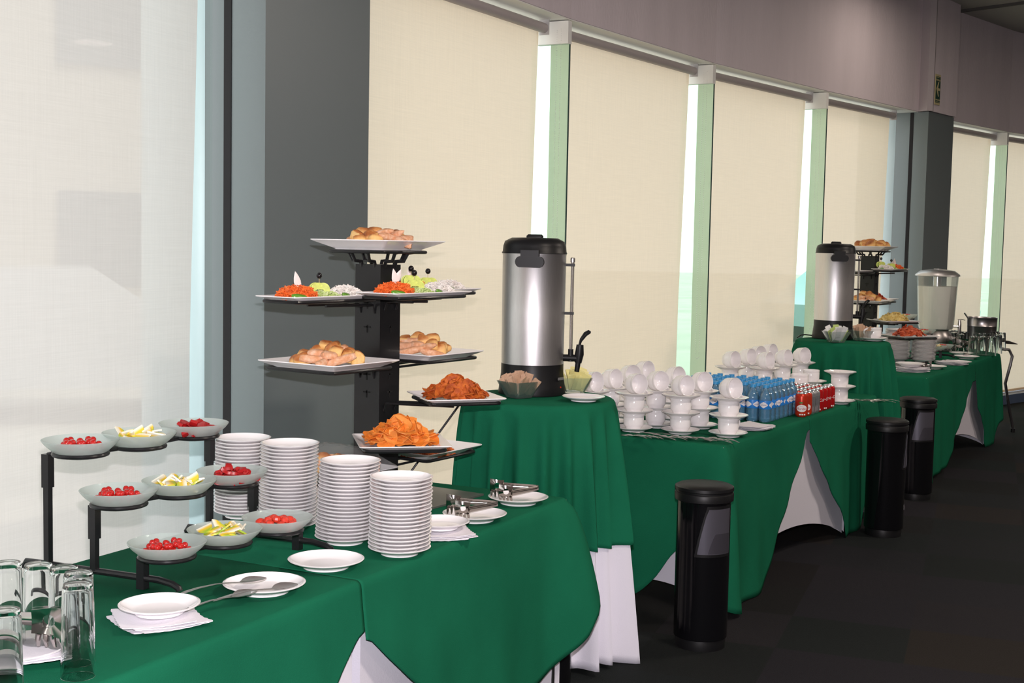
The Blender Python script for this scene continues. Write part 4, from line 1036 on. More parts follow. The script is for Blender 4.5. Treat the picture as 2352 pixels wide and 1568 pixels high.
def salad(tray, where, s=1.0, rev=False, two=False):
    p, yaw, a, b, z = tray; y = R(yaw); ex = Vector((cos(y), sin(y))); ey = Vector((-sin(y), cos(y)))
    sg = -1 if rev else 1
    def at_(k, q, dz): v = p + ex*k*a*sg + ey*q*b; return Vector((v.x, v.y, z+dz))
    shreds(at_(-.26, 0, .007), .066*s, .060*s, .042*s, CARROT, 'shredded_carrot', 'mound of orange shredded carrot on ' + where, y, 5)
    shreds(at_(.02, 0, .007), .055*s, .058*s, .024*s, CUKE, 'shredded_cucumber', 'pale green cucumber shreds on ' + where, y, 6, 260)
    shreds(at_(.27, 0, .007), .062*s, .060*s, .040*s, JIC, 'shredded_jicama', 'mound of white shredded jicama on ' + where, y, 7, 420, .009)
    tag(ob('petal_garnish', PETAL, None, at_(-.24, 0, .046*s), (R(8), R(-14), R(20))), 'white petal-shaped garnish standing in carrot on ' + where, 'garnish', 'petal garnishes on ' + where)
    if two: tag(ob('petal_garnish', PETAL, None, at_(-.21, .12, .046*s), (R(8), R(22), R(20))), 'white petal-shaped garnish standing in carrot on ' + where, 'garnish', 'petal garnishes on ' + where)
    for gi, (k, q, lift) in enumerate([(-.02, 0, 0)] + ([(.12, .35, .012)] if two else [])):
        c = at_(k, q, .030*s+lift)
        t = thing('lime_flower', 'lime slices folded round a black olive on ' + where, 'garnish', c, R(0), 'lime and olive garnishes on ' + where)
        for j, (ax, ty) in enumerate([(-.013, -72), (.013, 72), (0, 0), (-.005, -30)]): ob('lime_slice', WEDGE, t, (ax, -.005*j+.006, .012), (R(-8), R(ty), R(10*j)), 1.15)
        ob('pick', MB().tube([(0, 0, .0), (0, 0, .055)], .0012, 6).mesh('pick', M('wood_pick', (.6, .45, .25), .6)), t)
        ob('olive', OLV, t, (0, 0, .056))
    for j, (k, q) in enumerate([(-.36, -.30), (.16, -.28), (.40, .1)]):
        tag(ob('lime_wedge', LIMEQ, None, at_(k, q, .022), (R(-20), R(10), R(30+40*j))), 'green lime wedge on ' + where, 'lime', 'lime wedges on ' + where)
salad(TR1['second left'], 'the left salad tray of the near rack')
salad(TR1['second front'], 'the centre salad tray of the near rack', two=True)
salad(TR1['second back'], 'the rear salad tray of the near rack')

# ================================================================ COFFEE URNS
def urn(loc, rz, label, sc=1.0):
    t = thing('coffee_urn', label, 'coffee urn', loc, rz, 'steel coffee urns on pedestal tables', sc)
    ob('base', MB().lathe([(0, 0), (.124, 0), (.125, .006), (.122, .03), (.116, .075), (.1155, .112), (0, .112)], 56).mesh('base', BLACK, True, 40), t)
    ob('body', MB().lathe([(.1145, .106), (.1150, .112), (.1165, .30), (.1175, .512), (.1185, .514), (.1185, .520), (0, .520)], 72).mesh('body', STEEL, True, 40), t)
    ld = ob('lid', MB().lathe([(.1205, .517), (.1205, .521), (.1180, .524), (.1160, .545), (.110, .562), (.085, .5745), (0, .5765)], 56).mesh('lid', BLACK, True, 50), t)
    m = MB(); m.loft([rrect(.062*k, .030*k, .010*k, z) for z, k in ((.573, 1), (.582, 1), (.588, .8))]); ob('knob', m.mesh('knob', BLACK, True, 40), ld)
    for s in (-1, 1):
        m = MB()   # handle: bracket with a pill-shaped grip
        m.loft([[(x, s*(.105+.02), z) for x, z in [(.052*cos(R(a))*1.0 if False else .034*(1 if cos(R(a)) > 0 else -1)+.018*cos(R(a)), .488+.020*sin(R(a))) for a in range(0, 360, 20)]],
                [[*q] for q in [(x, s*(.150), z) for x, z in [(.034*(1 if cos(R(a)) > 0 else -1)+.018*cos(R(a)), .488+.020*sin(R(a))) for a in range(0, 360, 20)]]]])
        m.box((0, s*.128, .517), (.066, .040, .026))
        me = m.mesh('handle', BLACK, True, 40); bm = bmesh.new(); bm.from_mesh(me); bmesh.ops.recalc_face_normals(bm, faces=bm.faces); bm.to_mesh(me); bm.free()
        ob('handle', me, t)
    sg_ = ob('sight_tube', MB().tube([(.142, 0, .155), (.142, 0, .495)], .0062, 12).mesh('sight_tube', see_through('sight_glass', (.75, .72, .7), .5, (.35, .32, .3), .2, .05)), t)
    m = MB(); m.lathe([(.0085, .488), (.0090, .502), (.007, .505), (0, .505)], 14, (.142, 0, 0)); ob('tube_cap', m.mesh('tube_cap', CHROME), sg_)
    for z in (.478, .300): ob('tube_clip', MB().box((.130, 0, z), (.040, .016, .010)).mesh('tube_clip', BLACK, False), sg_)
    m = MB(); m.tube([(.10, 0, .135), (.165, 0, .135)], .013, 12); m.tube([(.142, 0, .122), (.142, 0, .168)], .010, 12)
    m.tube([(.176, 0, .185), (.174, 0, .150), (.170, 0, .118)], [.013, .017, .013], 12); m.tube([(.170, 0, .12), (.166, 0, .085)], [.010, .009], 12)
    sp_ = ob('spigot', m.mesh('spigot', BLACK), t)
    m = MB(); m.tube([(.172, .008, .178), (.178, .008, .205), (.192, .008, .228), (.206, .006, .236), (.212, 0, .232)], .0045, 8); m.tube([(.172, -.008, .178), (.180, -.008, .200), (.198, -.008, .222), (.212, 0, .232)], .0045, 8)
    ob('lever', m.mesh('lever', BLACK), sp_)
    ob('indicator', MB().lathe([(0, 0), (.003, 0), (.003, .002), (0, .002)], 10).mesh('indicator', M('red_lamp', (.6, .05, .02), .3)), t, (.112, -.05, .03), (0, R(90), R(-24)))
    ob('name_plate', MB().box((0, 0, 0), (.001, .04, .010)).mesh('name_plate', M('grey_label', (.15, .15, .15), .4), False), t, (.1125, -.052, .062), (0, 0, R(-25)))
    return t
u1 = on(1222, 908, PZ1+.003); U1 = urn((u1.x, u1.y+.09, PZ1+.003), R(-8), 'tall brushed steel coffee urn on the nearest pedestal, black lid and spigot', 1.08)
u2 = on(1922, 779, PZ2+.003); U2 = dup(U1, (u2.x, u2.y+.11, PZ2+.003), (0, 0, R(-4)), 'tall brushed steel coffee urn on the far pedestal, in front of the far rack', sc=1.05)
# power cable
cb = [(u2.x-.1, u2.y+.16, PZ2+.012), (u2.x-.17, u2.y+.14, PZ2+.02), (u2.x-.21, u2.y+.10, PZ2+.018), (u2.x-.235, u2.y+.07, PZ2+.005)]
tag(ob('power_cable', MB().tube(cb, .004, 8).mesh('power_cable', BLACK)), 'black power cable of the far urn', 'cable')

# square glass dishes with sachets
DISH = MB(); DISH.loft([rrect(.075, .075, .008, 0), rrect(.078, .078, .008, .003), rrect(.130, .130, .010, .062), rrect(.131, .131, .010, .064), rrect(.126, .126, .010, .064), rrect(.075, .075, .008, .006)])
DISH = DISH.mesh('glass_dish', see_through('dish_glass', (.97, .99, .985), .92, (.6, .72, .7), .04, .03, fk=.7), True, 30)
def sach(mat):
    m = MB(); m.loft([[(x, y_, z) for x, y_ in ((-.016, -.0008-b_), (.016, -.0008-b_), (.016, .0008+b_), (-.016, .0008+b_))] for z, b_ in ((0, 0), (.006, .0022), (.05, .0025), (.068, .0016), (.074, 0))]); return m.mesh('sachet', mat, False)
SB = sach(M('kraft_sachet', (.52, .33, .22), .6, var=.12, vscale=60)); SY = sach(M('yellow_sachet', (.75, .68, .28), .5)); SW = sach(M('white_sachet', (.75, .74, .74), .5, var=.08, vscale=90)); SG = sach(M('green_yellow_sachet', (.50, .62, .20), .5))
def dish(c, z, rz, label, sets, clab, n=26, sc=1.0):
    tag(ob('glass_dish', DISH, None, (c.x, c.y, z), (0, 0, rz), sc), label, 'dish')
    rnd = random.Random(int(c.x*100+50))
    for i in range(n):
        fx, fy = rnd.uniform(-.9, .9), rnd.uniform(-.9, .9); x, y_ = fx*.026, fy*.026
        lab, me = sets(i); 
        v = Matrix.Rotation(rz, 3, 'Z') @ Vector((x*sc, y_*sc, 0))
        tag(ob('sachet', me, None, (c.x+v.x, c.y+v.y, z+.010+rnd.random()*.022), (fy*-.62, fx*.62, rz+rnd.uniform(-.5, .5)), sc), lab + ' in ' + clab, 'sachet', lab + ' in ' + clab)
d1 = on(1192, 912, PZ1+.003); dish(d1, PZ1+.003, R(40), 'square glass dish of brown sugar sachets beside the nearest urn', lambda i: ('upright kraft brown sachet', SB), 'the glass dish left of the nearest urn', 34)
d2_ = on(1317, 901, PZ1+.003); dish(d2_, PZ1+.003, R(10), 'square glass dish of yellow sachets behind the nearest urn spigot', lambda i: ('pale yellow sachet', SY), 'the glass dish behind the spigot', 22, 1.0)
d3 = on(1918, 785, PZ2+.003); dish(Vector((d3.x, d3.y-.02)), PZ2+.003, R(12), 'square glass dish of white sachets in front of the far urn', lambda i: (('white paper sachet', SW) if i % 4 else ('green and yellow sachet', SG)), 'the glass dish before the far urn', 28, 1.05)
dish(Vector((2.20, 8.20)), PZ2+.003, R(20), 'square glass dish of brown sachets right behind the far urn', lambda i: ('brown paper sachet', SB), 'the glass dish right of the far urn', 18)
ps = on(1340, 920, PZ1+.003); tag(ob('saucer', SAUCER, None, (ps.x, ps.y, PZ1+.003), (0, 0, 0), .92), 'single white saucer at the edge of the nearest pedestal', 'saucer')
ps = on(2006, 782, PZ2+.003); tag(ob('saucer', SAUCER, None, (ps.x, ps.y, PZ2+.003)), 'saucer under the lone cup on the far pedestal', 'saucer')
cup((ps.x, ps.y, PZ2+.012), (0, 0, R(200)), 'lone white cup on saucer beside the far urn', None)
spoon(TEA, Vector((ps.x+.02, ps.y-.06)), R(10), PZ2+.026, 'teaspoon on the saucer beside the far urn', None)

# ================================================================ MIDDLE TABLE
def tower(p, where, n=2, topcup=True, topsaucer=True, rz=0, tilt=25):
    z = Z1
    for i in range(n):
        saucer((p[0], p[1], z), ['lowest', 'second'][i] + ' white saucer of ' + where, 'saucers in ' + where)
        cup((p[0], p[1], z+.008), (0, 0, R(60+random.uniform(-30, 60))), ['lower', 'upper'][i] + ' upright white cup of ' + where, 'upright cups in ' + where); z += .0805
    if topsaucer: saucer((p[0], p[1], z), 'topmost saucer of ' + where, 'topmost saucers of ' + where); 
    if topcup:
        a = R(tilt)   # lying on its side, mouth to the camera and a little right
        mt = Matrix.Rotation(R(tilt), 4, 'Z') @ Matrix.Rotation(R(84), 4, 'X') @ Matrix.Rotation(R(-38), 4, 'Z')
        c = Vector((p[0], p[1], z+.056)) + Matrix.Rotation(R(tilt), 4, 'Z') @ Vector((0, .034, 0))
        cup(c, mt.to_euler(), 'cup lying on its side atop ' + where, 'cups lying on top of ' + where)
W_ = [(.999, 5.944), (.788, 6.012), (.575, 6.053), (.375, 6.10), (.901, 6.20), (.693, 6.20), (.478, 6.26), (.805, 6.45), (.587, 6.49), (.682, 6.73)]
for i, p in enumerate(W_):
    tower(p, 'the cup tower %s' % ['nearest the bottles', 'in the middle of the front row', 'third from right in the front row', 'half hidden behind the pedestal plate', 'at right of the second row', 'in the centre of the second row', 'at left of the second row', 'at right of the third row', 'at left of the third row', 'farthest back near the blinds'][i], tilt=random.uniform(30, 48))
for i, p in enumerate([(1.257, 7.48), (1.449, 7.46), (1.39, 7.70), (1.60, 7.68), (1.745, 7.86), (1.49, 7.92), (1.60, 8.12)]):
    tower(p, 'the far cup tower %s' % ['leftmost behind the bottles', 'second from left in front', 'left in the second row', 'right in the second row', 'nearest the far pedestal', 'third row left', 'farthest back'][i], tilt=random.uniform(32, 50))
tower((1.847, 7.31), 'the cup tower at the edge behind the cans', 2, False, True)
tower((1.62, 7.30), 'the low tower of cups left behind the cans', 2, False, False)
tower((1.745, 7.57), 'the low tower of cups in front of the far pedestal', 2, False, False)
# teaspoons in a fan
rnd = random.Random(4)
for i in range(22):
    f = (i+.3)/22; a = Vector((.50, 5.93)); b = Vector((.925, 5.80)); p = a.lerp(b, f) + Vector((rnd.uniform(-.01, .01), -.02+rnd.uniform(-.05, .03)))
    spoon(TEA, p, R(-38+rnd.uniform(-12, 14)), Z1+.002+.0035*(i % 3), 'steel teaspoon in the row before the front cup towers', 'teaspoons before the front cup towers')
for i in range(6):
    p = T2.P(1.93+.05*(i % 3), -.10+.03*(i//3)-.02, 0) if False else Vector((1.93+.03*i, 7.42+.03*(i % 2)))
    spoon(TEA, p, R(-15+rnd.uniform(-15, 15)), Z1+.003*(i % 2), 'steel teaspoon on green cloth behind the cans', 'teaspoons behind the cans')
nk = on(1733, 985); napkin_stack((nk.x-.01, nk.y, Z1), R(45), 'fanned white napkins between the nearest cup tower and the bottles', 6, .15)

# bottles
BLUE = see_through('blue_bottle', (.62, .86, .98), .66, (.20, .46, .70), .08, .08)
BCAP = M('blue_cap', (.035, .28, .60), .35); BLAB = M('blue_label', (.02, .20, .62), .4)
bp_ = [(0, .006), (.018, .004), (.026, 0), (.031, .006), (.0315, .020), (.030, .030), (.0315, .040), (.030, .052), (.0315, .062), (.0315, .118), (.0305, .126), (.026, .142), (.017, .156), (.0125, .164), (.0125, .172), (0, .172)]
BOT = MB().lathe(bp_, 24).mesh('bottle_body', BLUE, True, 50)
CAPM = MB().lathe([(0, .186), (.0135, .1855), (.0148, .184), (.0150, .170), (.0140, .169), (0, .169)], 20).mesh('cap', BCAP, True, 40)
LABM = MB().lathe([(.0319, .066), (.0321, .0665), (.0321, .108), (.0319, .1085)], 28).mesh('label', BLAB, True, 30)
for s in (1,):           # white diamond waves round the label
    V = []; n = 16
    for i in range(n+1):
        x = -.022+.044*i/n; k = (1-abs(x)/.022)**.8*.014+.0016; a = x/.0324 + s*pi/2*1.0 - pi/2
        V += [(.0324*sin(a), -.0324*cos(a), .087+k), (.0324*sin(a), -.0324*cos(a), .087-k)]
    dia = MB(); dia.add(V, [(2*i, 2*i+1, 2*i+3, 2*i+2) for i in range(n)])
DIAM = dia.mesh('white_wave', M('label_white', (.78, .76, .80), .4), True)
CRIS = text_mesh('cristal', .0125, M('label_navy', (.03, .03, .20), .4), wrap=.0328)
def bottle(loc, rz, label, grp):
    t = thing('water_bottle', label, 'bottle', loc, rz, grp)
    ob('bottle_body', BOT, t); ob('cap', CAPM, t); lb = ob('label', LABM, t); 
    for a_ in (0, 90, 180, 270): ob('white_wave', DIAM, lb, (0, 0, 0), (0, 0, R(a_)))
    ob('lettering', CRIS, lb, (0, 0, .087))
    return t
rnd = random.Random(2)
B0 = None
for j in range(7):
    for i in range(8):
        q = -.130-.0665*i; p = .875+.0665*j; v = T2.P(p, q)
        lab = 'blue-capped water bottle, %s in the %s of the bottle block' % (ORD[i].replace('topmost', 'first') + ' from right', 'front rank' if j == 0 else ORD[j] + ' rank')
        loc = (v.x, v.y, Z1); rz_ = R(rnd.uniform(-35, 35)) if (i, j) != (0, 0) else R(-28)
        if B0 is None: B0 = bottle(loc, rz_, lab, 'water bottles')
        else: dup(B0, loc, (0, 0, rz_), lab)
# cans
RCAN = M('red_can', (.50, .010, .012), .25, .3, coat=.3); SCAN = M('silver_can', (.55, .55, .57), .3, .8, var=.05, vscale=100); ACAN = M('apple_red_can', (.55, .035, .012), .28, .3, var=.25, vscale=18)
CTOP = M('can_lid', (.75, .75, .76), .25, 1.0)
CB = MB().lathe([(0, .004), (.020, .003), (.0245, 0), (.027, .003), (.0325, .011), (.0330, .014), (.0330, .104), (.0322, .109), (.0275, .1185)], 32)
CBs = {}
for k, mt in (('cola', RCAN), ('silver', SCAN), ('apple', ACAN)): CBs[k] = CB.mesh('can_body', mt, True, 40)
CT = MB().lathe([(.0274, .118), (.0280, .1205), (.0270, .122), (.0258, .1215), (.0250, .1165), (0, .1165)], 32).mesh('can_top', CTOP, True, 30)
TAB = MB(); TAB.loft([rrect(.014, .022, .005, z) for z in (.1180, .1195)]); TAB = TAB.mesh('pull_tab', CTOP, True, 30)
WT = M('print_white', (.80, .78, .78), .4); RT = M('print_red', (.45, .01, .02), .4); GT = M('print_green', (.03, .20, .02), .4); NV = M('print_dark', (.03, .03, .05), .4)
def wrapped(poly, r, zc, mat, name):
    """flat outline of (x,z) fan-filled in strips and bent round the can"""
    m = MB(); n = len(poly); V = [(r*sin(x/r), -r*cos(x/r), zc+z) for x, z in poly]
    h = n//2; F = [(i, i+1, n-2-i, n-1-i) for i in range(h-1)]
    m.add(V, F); return m.mesh(name, mat, False)
ov = [(-.029*cos(pi*i/15), .018*sin(pi*i/15)) for i in range(16)] + [(.029*cos(pi*i/15), -.018*sin(pi*i/15)) for i in range(16)]
OVAL = wrapped(ov, .0333, .045, WT, 'oval_panel')
lf = [(-.010*cos(pi*i/7)-.004, .004*sin(pi*i/7)) for i in range(8)] + [(.010*cos(pi*i/7)-.004, -.004*sin(pi*i/7)) for i in range(8)]
LEAF = wrapped(lf, .0334, .074, GT, 'leaf_mark')
MUND = text_mesh('Mundet', .0180, RT, wrap=.0336); MSM = text_mesh('SIDRAL', .006, RT, wrap=.0336)
COCA = text_mesh('Coca-Cola', .0230, WT, wrap=.0334, shear=.35)
bw = MB()
for s in range(3): bw.add([(.0334*sin((x+s*.012-.012)/.0334), -.0334*cos((x+s*.012-.012)/.0334), z) for x, z in ((0, .010), (.008, .010), (.008, .017), (0, .017))], [(0, 1, 2, 3)])
BOXM = bw.mesh('white_boxes', WT, False)
bar = MB(); bar.add([(.0334*sin(x/.0334), -.0334*cos(x/.0334), z) for x, z in ((-.012, .015), (.012, .015), (.012, .040), (-.012, .040))], [(0, 1, 2, 3)])
BARM = bar.mesh('pink_panel', M('print_pink', (.60, .42, .46), .4), False)
br = MB()
for k in range(9):
    if k != 4: x = -.020+.005*k; br.add([(.0334*sin((x+d_)/.0334), -.0334*cos((x+d_)/.0334), z) for d_, z in ((0, .046), (.0022, .046), (.0022, .092), (0, .092))], [(0, 1, 2, 3)])
LINEM = br.mesh('text_lines', M('print_grey', (.12, .12, .13), .4), False)
def can(kind, loc, rz, label, grp):
    t = thing('drink_can', label, 'can', loc, rz, grp)
    bd = ob('can_body', CBs[kind], t); tp = ob('can_top', CT, t); ob('pull_tab', TAB, tp)
    if kind == 'apple': ob('oval_panel', OVAL, bd); ob('leaf_mark', LEAF, bd); ob('lettering', MUND, bd, (0, 0, .043)); ob('lettering', MSM, bd, (0, 0, .0535)); ob('white_boxes', BOXM, bd)
    elif kind == 'cola': ob('lettering', COCA, bd, (0, 0, .062)); ob('white_boxes', BOXM, bd)
    else: ob('pink_panel', BARM, bd); ob('text_lines', LINEM, bd)
    return t
masters = {}
klab = {'cola': 'red cola can', 'silver': 'silver diet drink can', 'apple': 'red apple soda can'}
for i in range(7):
    for j in range(-2, 6):
        if j < 0 and i > 0: continue
        p = 1.335+.0672*j; q = -.050-.0672*i; v = T2.P(p, q)
        if i == 0: kind = 'apple' if j < 0 else 'silver' if j < 2 else 'cola'
        else: kind = 'apple' if j == 0 else 'silver' if j in (1, 2) and (i+j) % 3 else 'cola'
        face = R(-10) if kind == 'apple' else R(8+rnd.uniform(-25, 40))
        if i == 0 and kind == 'cola': face = R(-14+[0, 30, -20, 25][(j-2) % 4])
        lab = '%s, %s from right, %s rank of the can block' % (klab[kind], ORD[i].replace('topmost', 'first'), ORD[j+2].replace('topmost', 'front'))
        loc = (v.x, v.y, Z1)
        if kind not in masters: masters[kind] = can(kind, loc, face, lab, 'drink cans on the middle table')
        else: dup(masters[kind], loc, (0, 0, face), lab)

# ================================================================ BINS
def bin_(p, rz, label):
    t = thing('pedal_bin', label, 'bin', (p.x, p.y, 0), rz, 'black cylindrical bins', None)
    gl = M('glossy_black', (.004, .004, .005), .12)
    ob('foot_ring', MB().lathe([(0, 0), (.100, 0), (.102, .04), (.100, .045), (0, .045)], 40).mesh('foot_ring', BLACK), t)
    ob('body', MB().lathe([(.104, .042), (.108, .045), (.108, .605), (.104, .607)], 56).mesh('body', gl, True, 40), t)
    ld = ob('lid', MB().lathe([(.110, .598), (.118, .602), (.119, .628), (.117, .632), (.114, .633), (.114, .640), (.119, .643), (.118, .655), (.105, .662), (.06, .666), (0, .667)], 56).mesh('lid', BLACK, True, 40), t)
    # curved grey ashtray-style panel on the front with a raised dark frame
    def patch(x0, x1, z0, z1, r, mat, nm, cut=0, par=None):
        m = MB(); n = 14; V = []
        for rr in (r, r-.006):
            for i in range(n+1):
                a = x0+(x1-x0)*i/n; f = i/n
                ztop_ = z0 + .006 + (z1-z0-.006)*min(1, f/cut)**.85; zb_ = z0
                sk = (0.0)
                V += [(rr*sin(a), -rr*cos(a), zb_), (rr*sin(a), -rr*cos(a), ztop_)]
        F = []; N2 = 2*(n+1)
        for i in range(n):
            k = 2*i; F += [(k, k+2, k+3, k+1), (N2+k, N2+k+1, N2+k+3, N2+k+2), (k+1, k+3, N2+k+3, N2+k+1), (k, N2+k, N2+k+2, k+2)]
        F += [(0, 1, N2+1, N2), (2*n, N2+2*n, N2+2*n+1, 2*n+1)]
        m.add(V, F); return ob(nm, m.mesh(nm, mat, True, 30), par or t)
    fr_ = patch(-.55, .95, .385, .590, .1110, BLACK, 'panel_frame', .28)
    patch(-.44, .90, .397, .578, .1125, M('pewter_panel', (.13, .125, .155), .35, .6), 'grey_panel', .26, fr_)
    patch(-.05, .86, .400, .480, .1135, M('pewter_flap', (.085, .08, .10), .38, .6), 'flap', .25, fr_)
    return t
BN = bin_(on(1607, 1480, 0), R(6), 'black cylindrical bin with grey panel in front of the middle table corner')
p = on(2022, 1228, 0); dup(BN, (p.x+.02, p.y+.02, 0), (0, 0, R(70)), 'black cylindrical bin beside the front hanging of the middle table, far end')
p = on(2100, 1143, 0); dup(BN, (p.x, p.y, 0), (0, 0, R(-8)), 'black cylindrical bin standing before the near end of the far table')
dup(BN, (.128, 4.615, 0), (0, 0, R(120)), 'black bin half hidden behind near table cloth corner, left of white undercloth')

# ================================================================ FAR TABLE
RC2 = Vector((2.715, 9.97)); dR = RC2-RC
def sh(k): nm, p_, y_, a_, b_, z_ = [t_ for t_ in trays1 if t_[0] == k][0]; return p_+dR, y_, a_, b_, z_
ztop2 = dep(2005, 588, 9.9).z
trays2 = [('top', RC2.copy(), 57, .33, .33, tz(2025, 569, 9.97)), ('second front', sh('second front')[0], 57, .43, .17, tz(2030, 618, 9.7)), ('second left', sh('second left')[0], 57, .43, .17, tz(1960, 622, 9.6)),
          ('third left', sh('third left')[0]+Vector((.06, 0)), 57, .33, .33, tz(1975, 694, 9.55)), ('third back', sh('third back')[0]-Vector((.05, 0)), 57, .33, .33, tz(2040, 692, 9.9)),
          ('fourth right', Vector((2.865, 9.80)), 15, .30, .30, tz(2045, 737, 9.68)), ('fifth front', Vector((2.93, 9.62)), 22, .34, .30, tz(2060, 772, 9.50))]
rack(RC2, ztop2, 'on the far table behind the far urn', [(p, y, a, b, z) for _, p, y, a, b, z in trays2])
TR2 = {}
lab2 = {'top': 'topmost tray of the far rack with bread rolls', 'second front': 'narrow salad tray of the far rack, right of the urn', 'second left': 'narrow salad tray hidden behind far urn', 'third left': 'bread tray of the far rack behind the urn', 'third back': 'tray of reddish chips on the right of the far rack',
        'fourth right': 'tray of yellow potato chips on the far rack', 'fifth front': 'lowest front tray of the far rack with red chips'}
for nm, p, y, a, b, z in trays2:
    tag(ob('serving_tray', sq_plate(a, b), None, (p.x, p.y, z), (0, 0, R(y))), lab2[nm], 'tray', 'serving trays of the far rack'); TR2[nm] = (p, y, a, b, z)
ROLLB = [lump(BREAD, 'bread_roll', .044, .040, .034, 60+s, .5) for s in range(3)]
pile(TR2['top'], 'the topmost tray of the far rack', [('bread_roll', ROLLB, 'round golden bread roll', 'bread'), ('cut_roll', CUTR, 'cut roll', 'bread')], 16, .105, .045, 3)
pile(TR2['third left'], 'the bread tray of the far rack', kb, 16, .10, .060, 5)
pile(TR2['third back'], 'the right-hand tray of the far rack', [('chip', CHR, 'dark red curled chip', 'chip')], 45, .10, .050, 6, flat=True)
pile(TR2['fourth right'], 'the yellow chips tray of the far rack', [('potato_chip', CHY, 'pale yellow potato chip', 'chip')], 60, .11, .050, 7, flat=True)
pile(TR2['fifth front'], 'the lowest front tray of the far rack', [('chip', CHR, 'reddish curled chip', 'chip')], 80, .11, .062, 8, flat=True)
salad(TR2['second front'], 'the far rack salad tray', rev=True, two=True)
# second bowl stand
tgt = on(2163, 790, tier_z[0]+.038); sh_ = Vector((tgt.x, tgt.y, 0)) - Vector((bowls[0][2].x, bowls[0][2].y, 0))
S2 = dup(STAND, ORG+sh_, None, 'black three-tier bowl stand on far table, mostly behind plates')
fl2 = ['red candy pieces', 'green and yellow candied slices', 'red round candies']
for k in range(3):
    for c in range(1, 3):
        p = bowls[k][c]+sh_; z0 = tier_z[k]-.0125
        tag(ob('glass_bowl', BOWL, None, (p.x, p.y, z0)), '%s frosted bowl of the %s tier on the far bowl stand' % (pos[c], tn[k]), 'bowl', 'frosted bowls on the far stand')
        fill_bowl(Vector((p.x, p.y, z0)), 2 if c == 2 else 1, 0, c, True, 1.0, k)
stack(on(2060, 829), 23, PL20, .0103, (0, 0), 'the left plate stack on the far table', sc=(.98, .98, 1))
stack(on(2119, 832), 19, PL20, .0103, (.01, 0), 'the right plate stack on the far table', sc=(.95, .95, 1))
for u, v, lb in ((2142, 847, 'small white plate between napkins and plates on far table'), (2220, 824, 'white plate with spoons near front of far table'), (2208, 816, 'empty white plate behind the spoons plate on far table')):
    plate(at(on(u, v)), PL20, lb, sc=(1.0, 1.0, 1))
p = on(2092, 853); napkin_stack((p.x, p.y, Z1), R(20), 'pile of white napkins at near end of far table', 9, .19); plate((p.x, p.y+.02, Z1+.035), PL20, 'white plate lying on the napkin pile of far table', sc=(1.05, 1.05, 1))
p = on(2186, 837); napkin_stack((p.x, p.y, Z1), R(40), 'folded white napkins in middle of far table', 7, .17); plate((p.x+.06, p.y+.03, Z1), PL20, 'white plate half under the folded napkins')
for k in range(4):
    q = on(2212+5*k, 822); spoon(SERV, q, R(10+35*k), Z1+.018+.003*k, 'steel serving spoon on the far table plate', 'serving spoons on the far table')
q = on(2108, 850); tongs((q.x, q.y, Z1+.002), R(165), 'steel tongs before the right plate stack of far table')
q = on(2226, 812); tongs((q.x, q.y, Z1+.020), R(-8), 'long steel tongs leaning by the far glasses', sc=1.6)

# milk dispenser
dp = on(2146, 806); dk = 3000/dp.y
def disp():
    t = thing('milk_dispenser', 'clear drink dispenser full of milky white drink with steel lid and base', 'dispenser', (dp.x, dp.y, Z1), R(-5))
    w = dp.y/3000
    def zz(v): return dep(2146, v, dp.y).z - Z1
    zb, zj, zl, zt = zz(805), zz(756), zz(633), zz(618)
    r = 37*w
    ob('base', MB().lathe([(0, 0), (r*1.0, 0), (r*1.05, .01), (r*.92, .03), (r*1.02, zj*.45), (r*1.04, zj*.7), (r*.80, zj*.97), (r*.82, zj), (0, zj)], 48).mesh('base', M('dull_steel', (.45, .42, .41), .35, 1.0), True, 40), t)
    dsk = ob('milk', MB().lathe([(0, zj+.006), (36*w, zj+.008), (39*w, zj+.04), (43.5*w, zz(657)), (0, zz(657))], 48).mesh('milk', M('milky_drink', (.94, .86, .78), .4), True, 40), t)
    ob('container', MB().lathe([(0, zj+.001), (37*w, zj+.002), (40.5*w, zj+.04), (45*w, zz(657)), (46.5*w, zl), (45.5*w, zl), (44*w, zz(657)), (39.6*w, zj+.05), (37*w, zj+.005)], 48).mesh('container', GLASS_THIN, True, 40), t)
    ob('ice_tube', MB().lathe([(0, zz(660)), (9*w, zz(660)), (9*w, zl), (0, zl)], 20).mesh('ice_tube', CHROME), t)
    ld = ob('lid', MB().lathe([(48*w, zl-.004), (50*w, zl), (49*w, zl+.012), (38*w, zt-.012), (15*w, zt), (0, zt)], 48).mesh('lid', STEEL, True, 40), t)
    ob('knob', MB().lathe([(9*w, zt-.002), (9*w, zt+.004), (0, zt+.006)], 20).mesh('knob', STEEL), ld)
    m = MB(); zs = zz(748); m.tube([(36*w, 0, zs), (54*w, 0, zs)], .010, 10); m.tube([(54*w, 0, zs+.055), (54*w, 0, zs+.02), (54*w, 0, zs-.02), (54*w, 0, zs-.055)], [.012, .016, .016, .010], 12)
    tp = ob('tap', m.mesh('tap', CHROME), t)
    ob('tap_lever', MB().tube([(50*w, 0, zs+.06), (58*w, 0, zs+.062), (66*w, 0, zs+.055)], .008, 8, flat=.4).mesh('tap_lever', CHROME), tp)
disp()
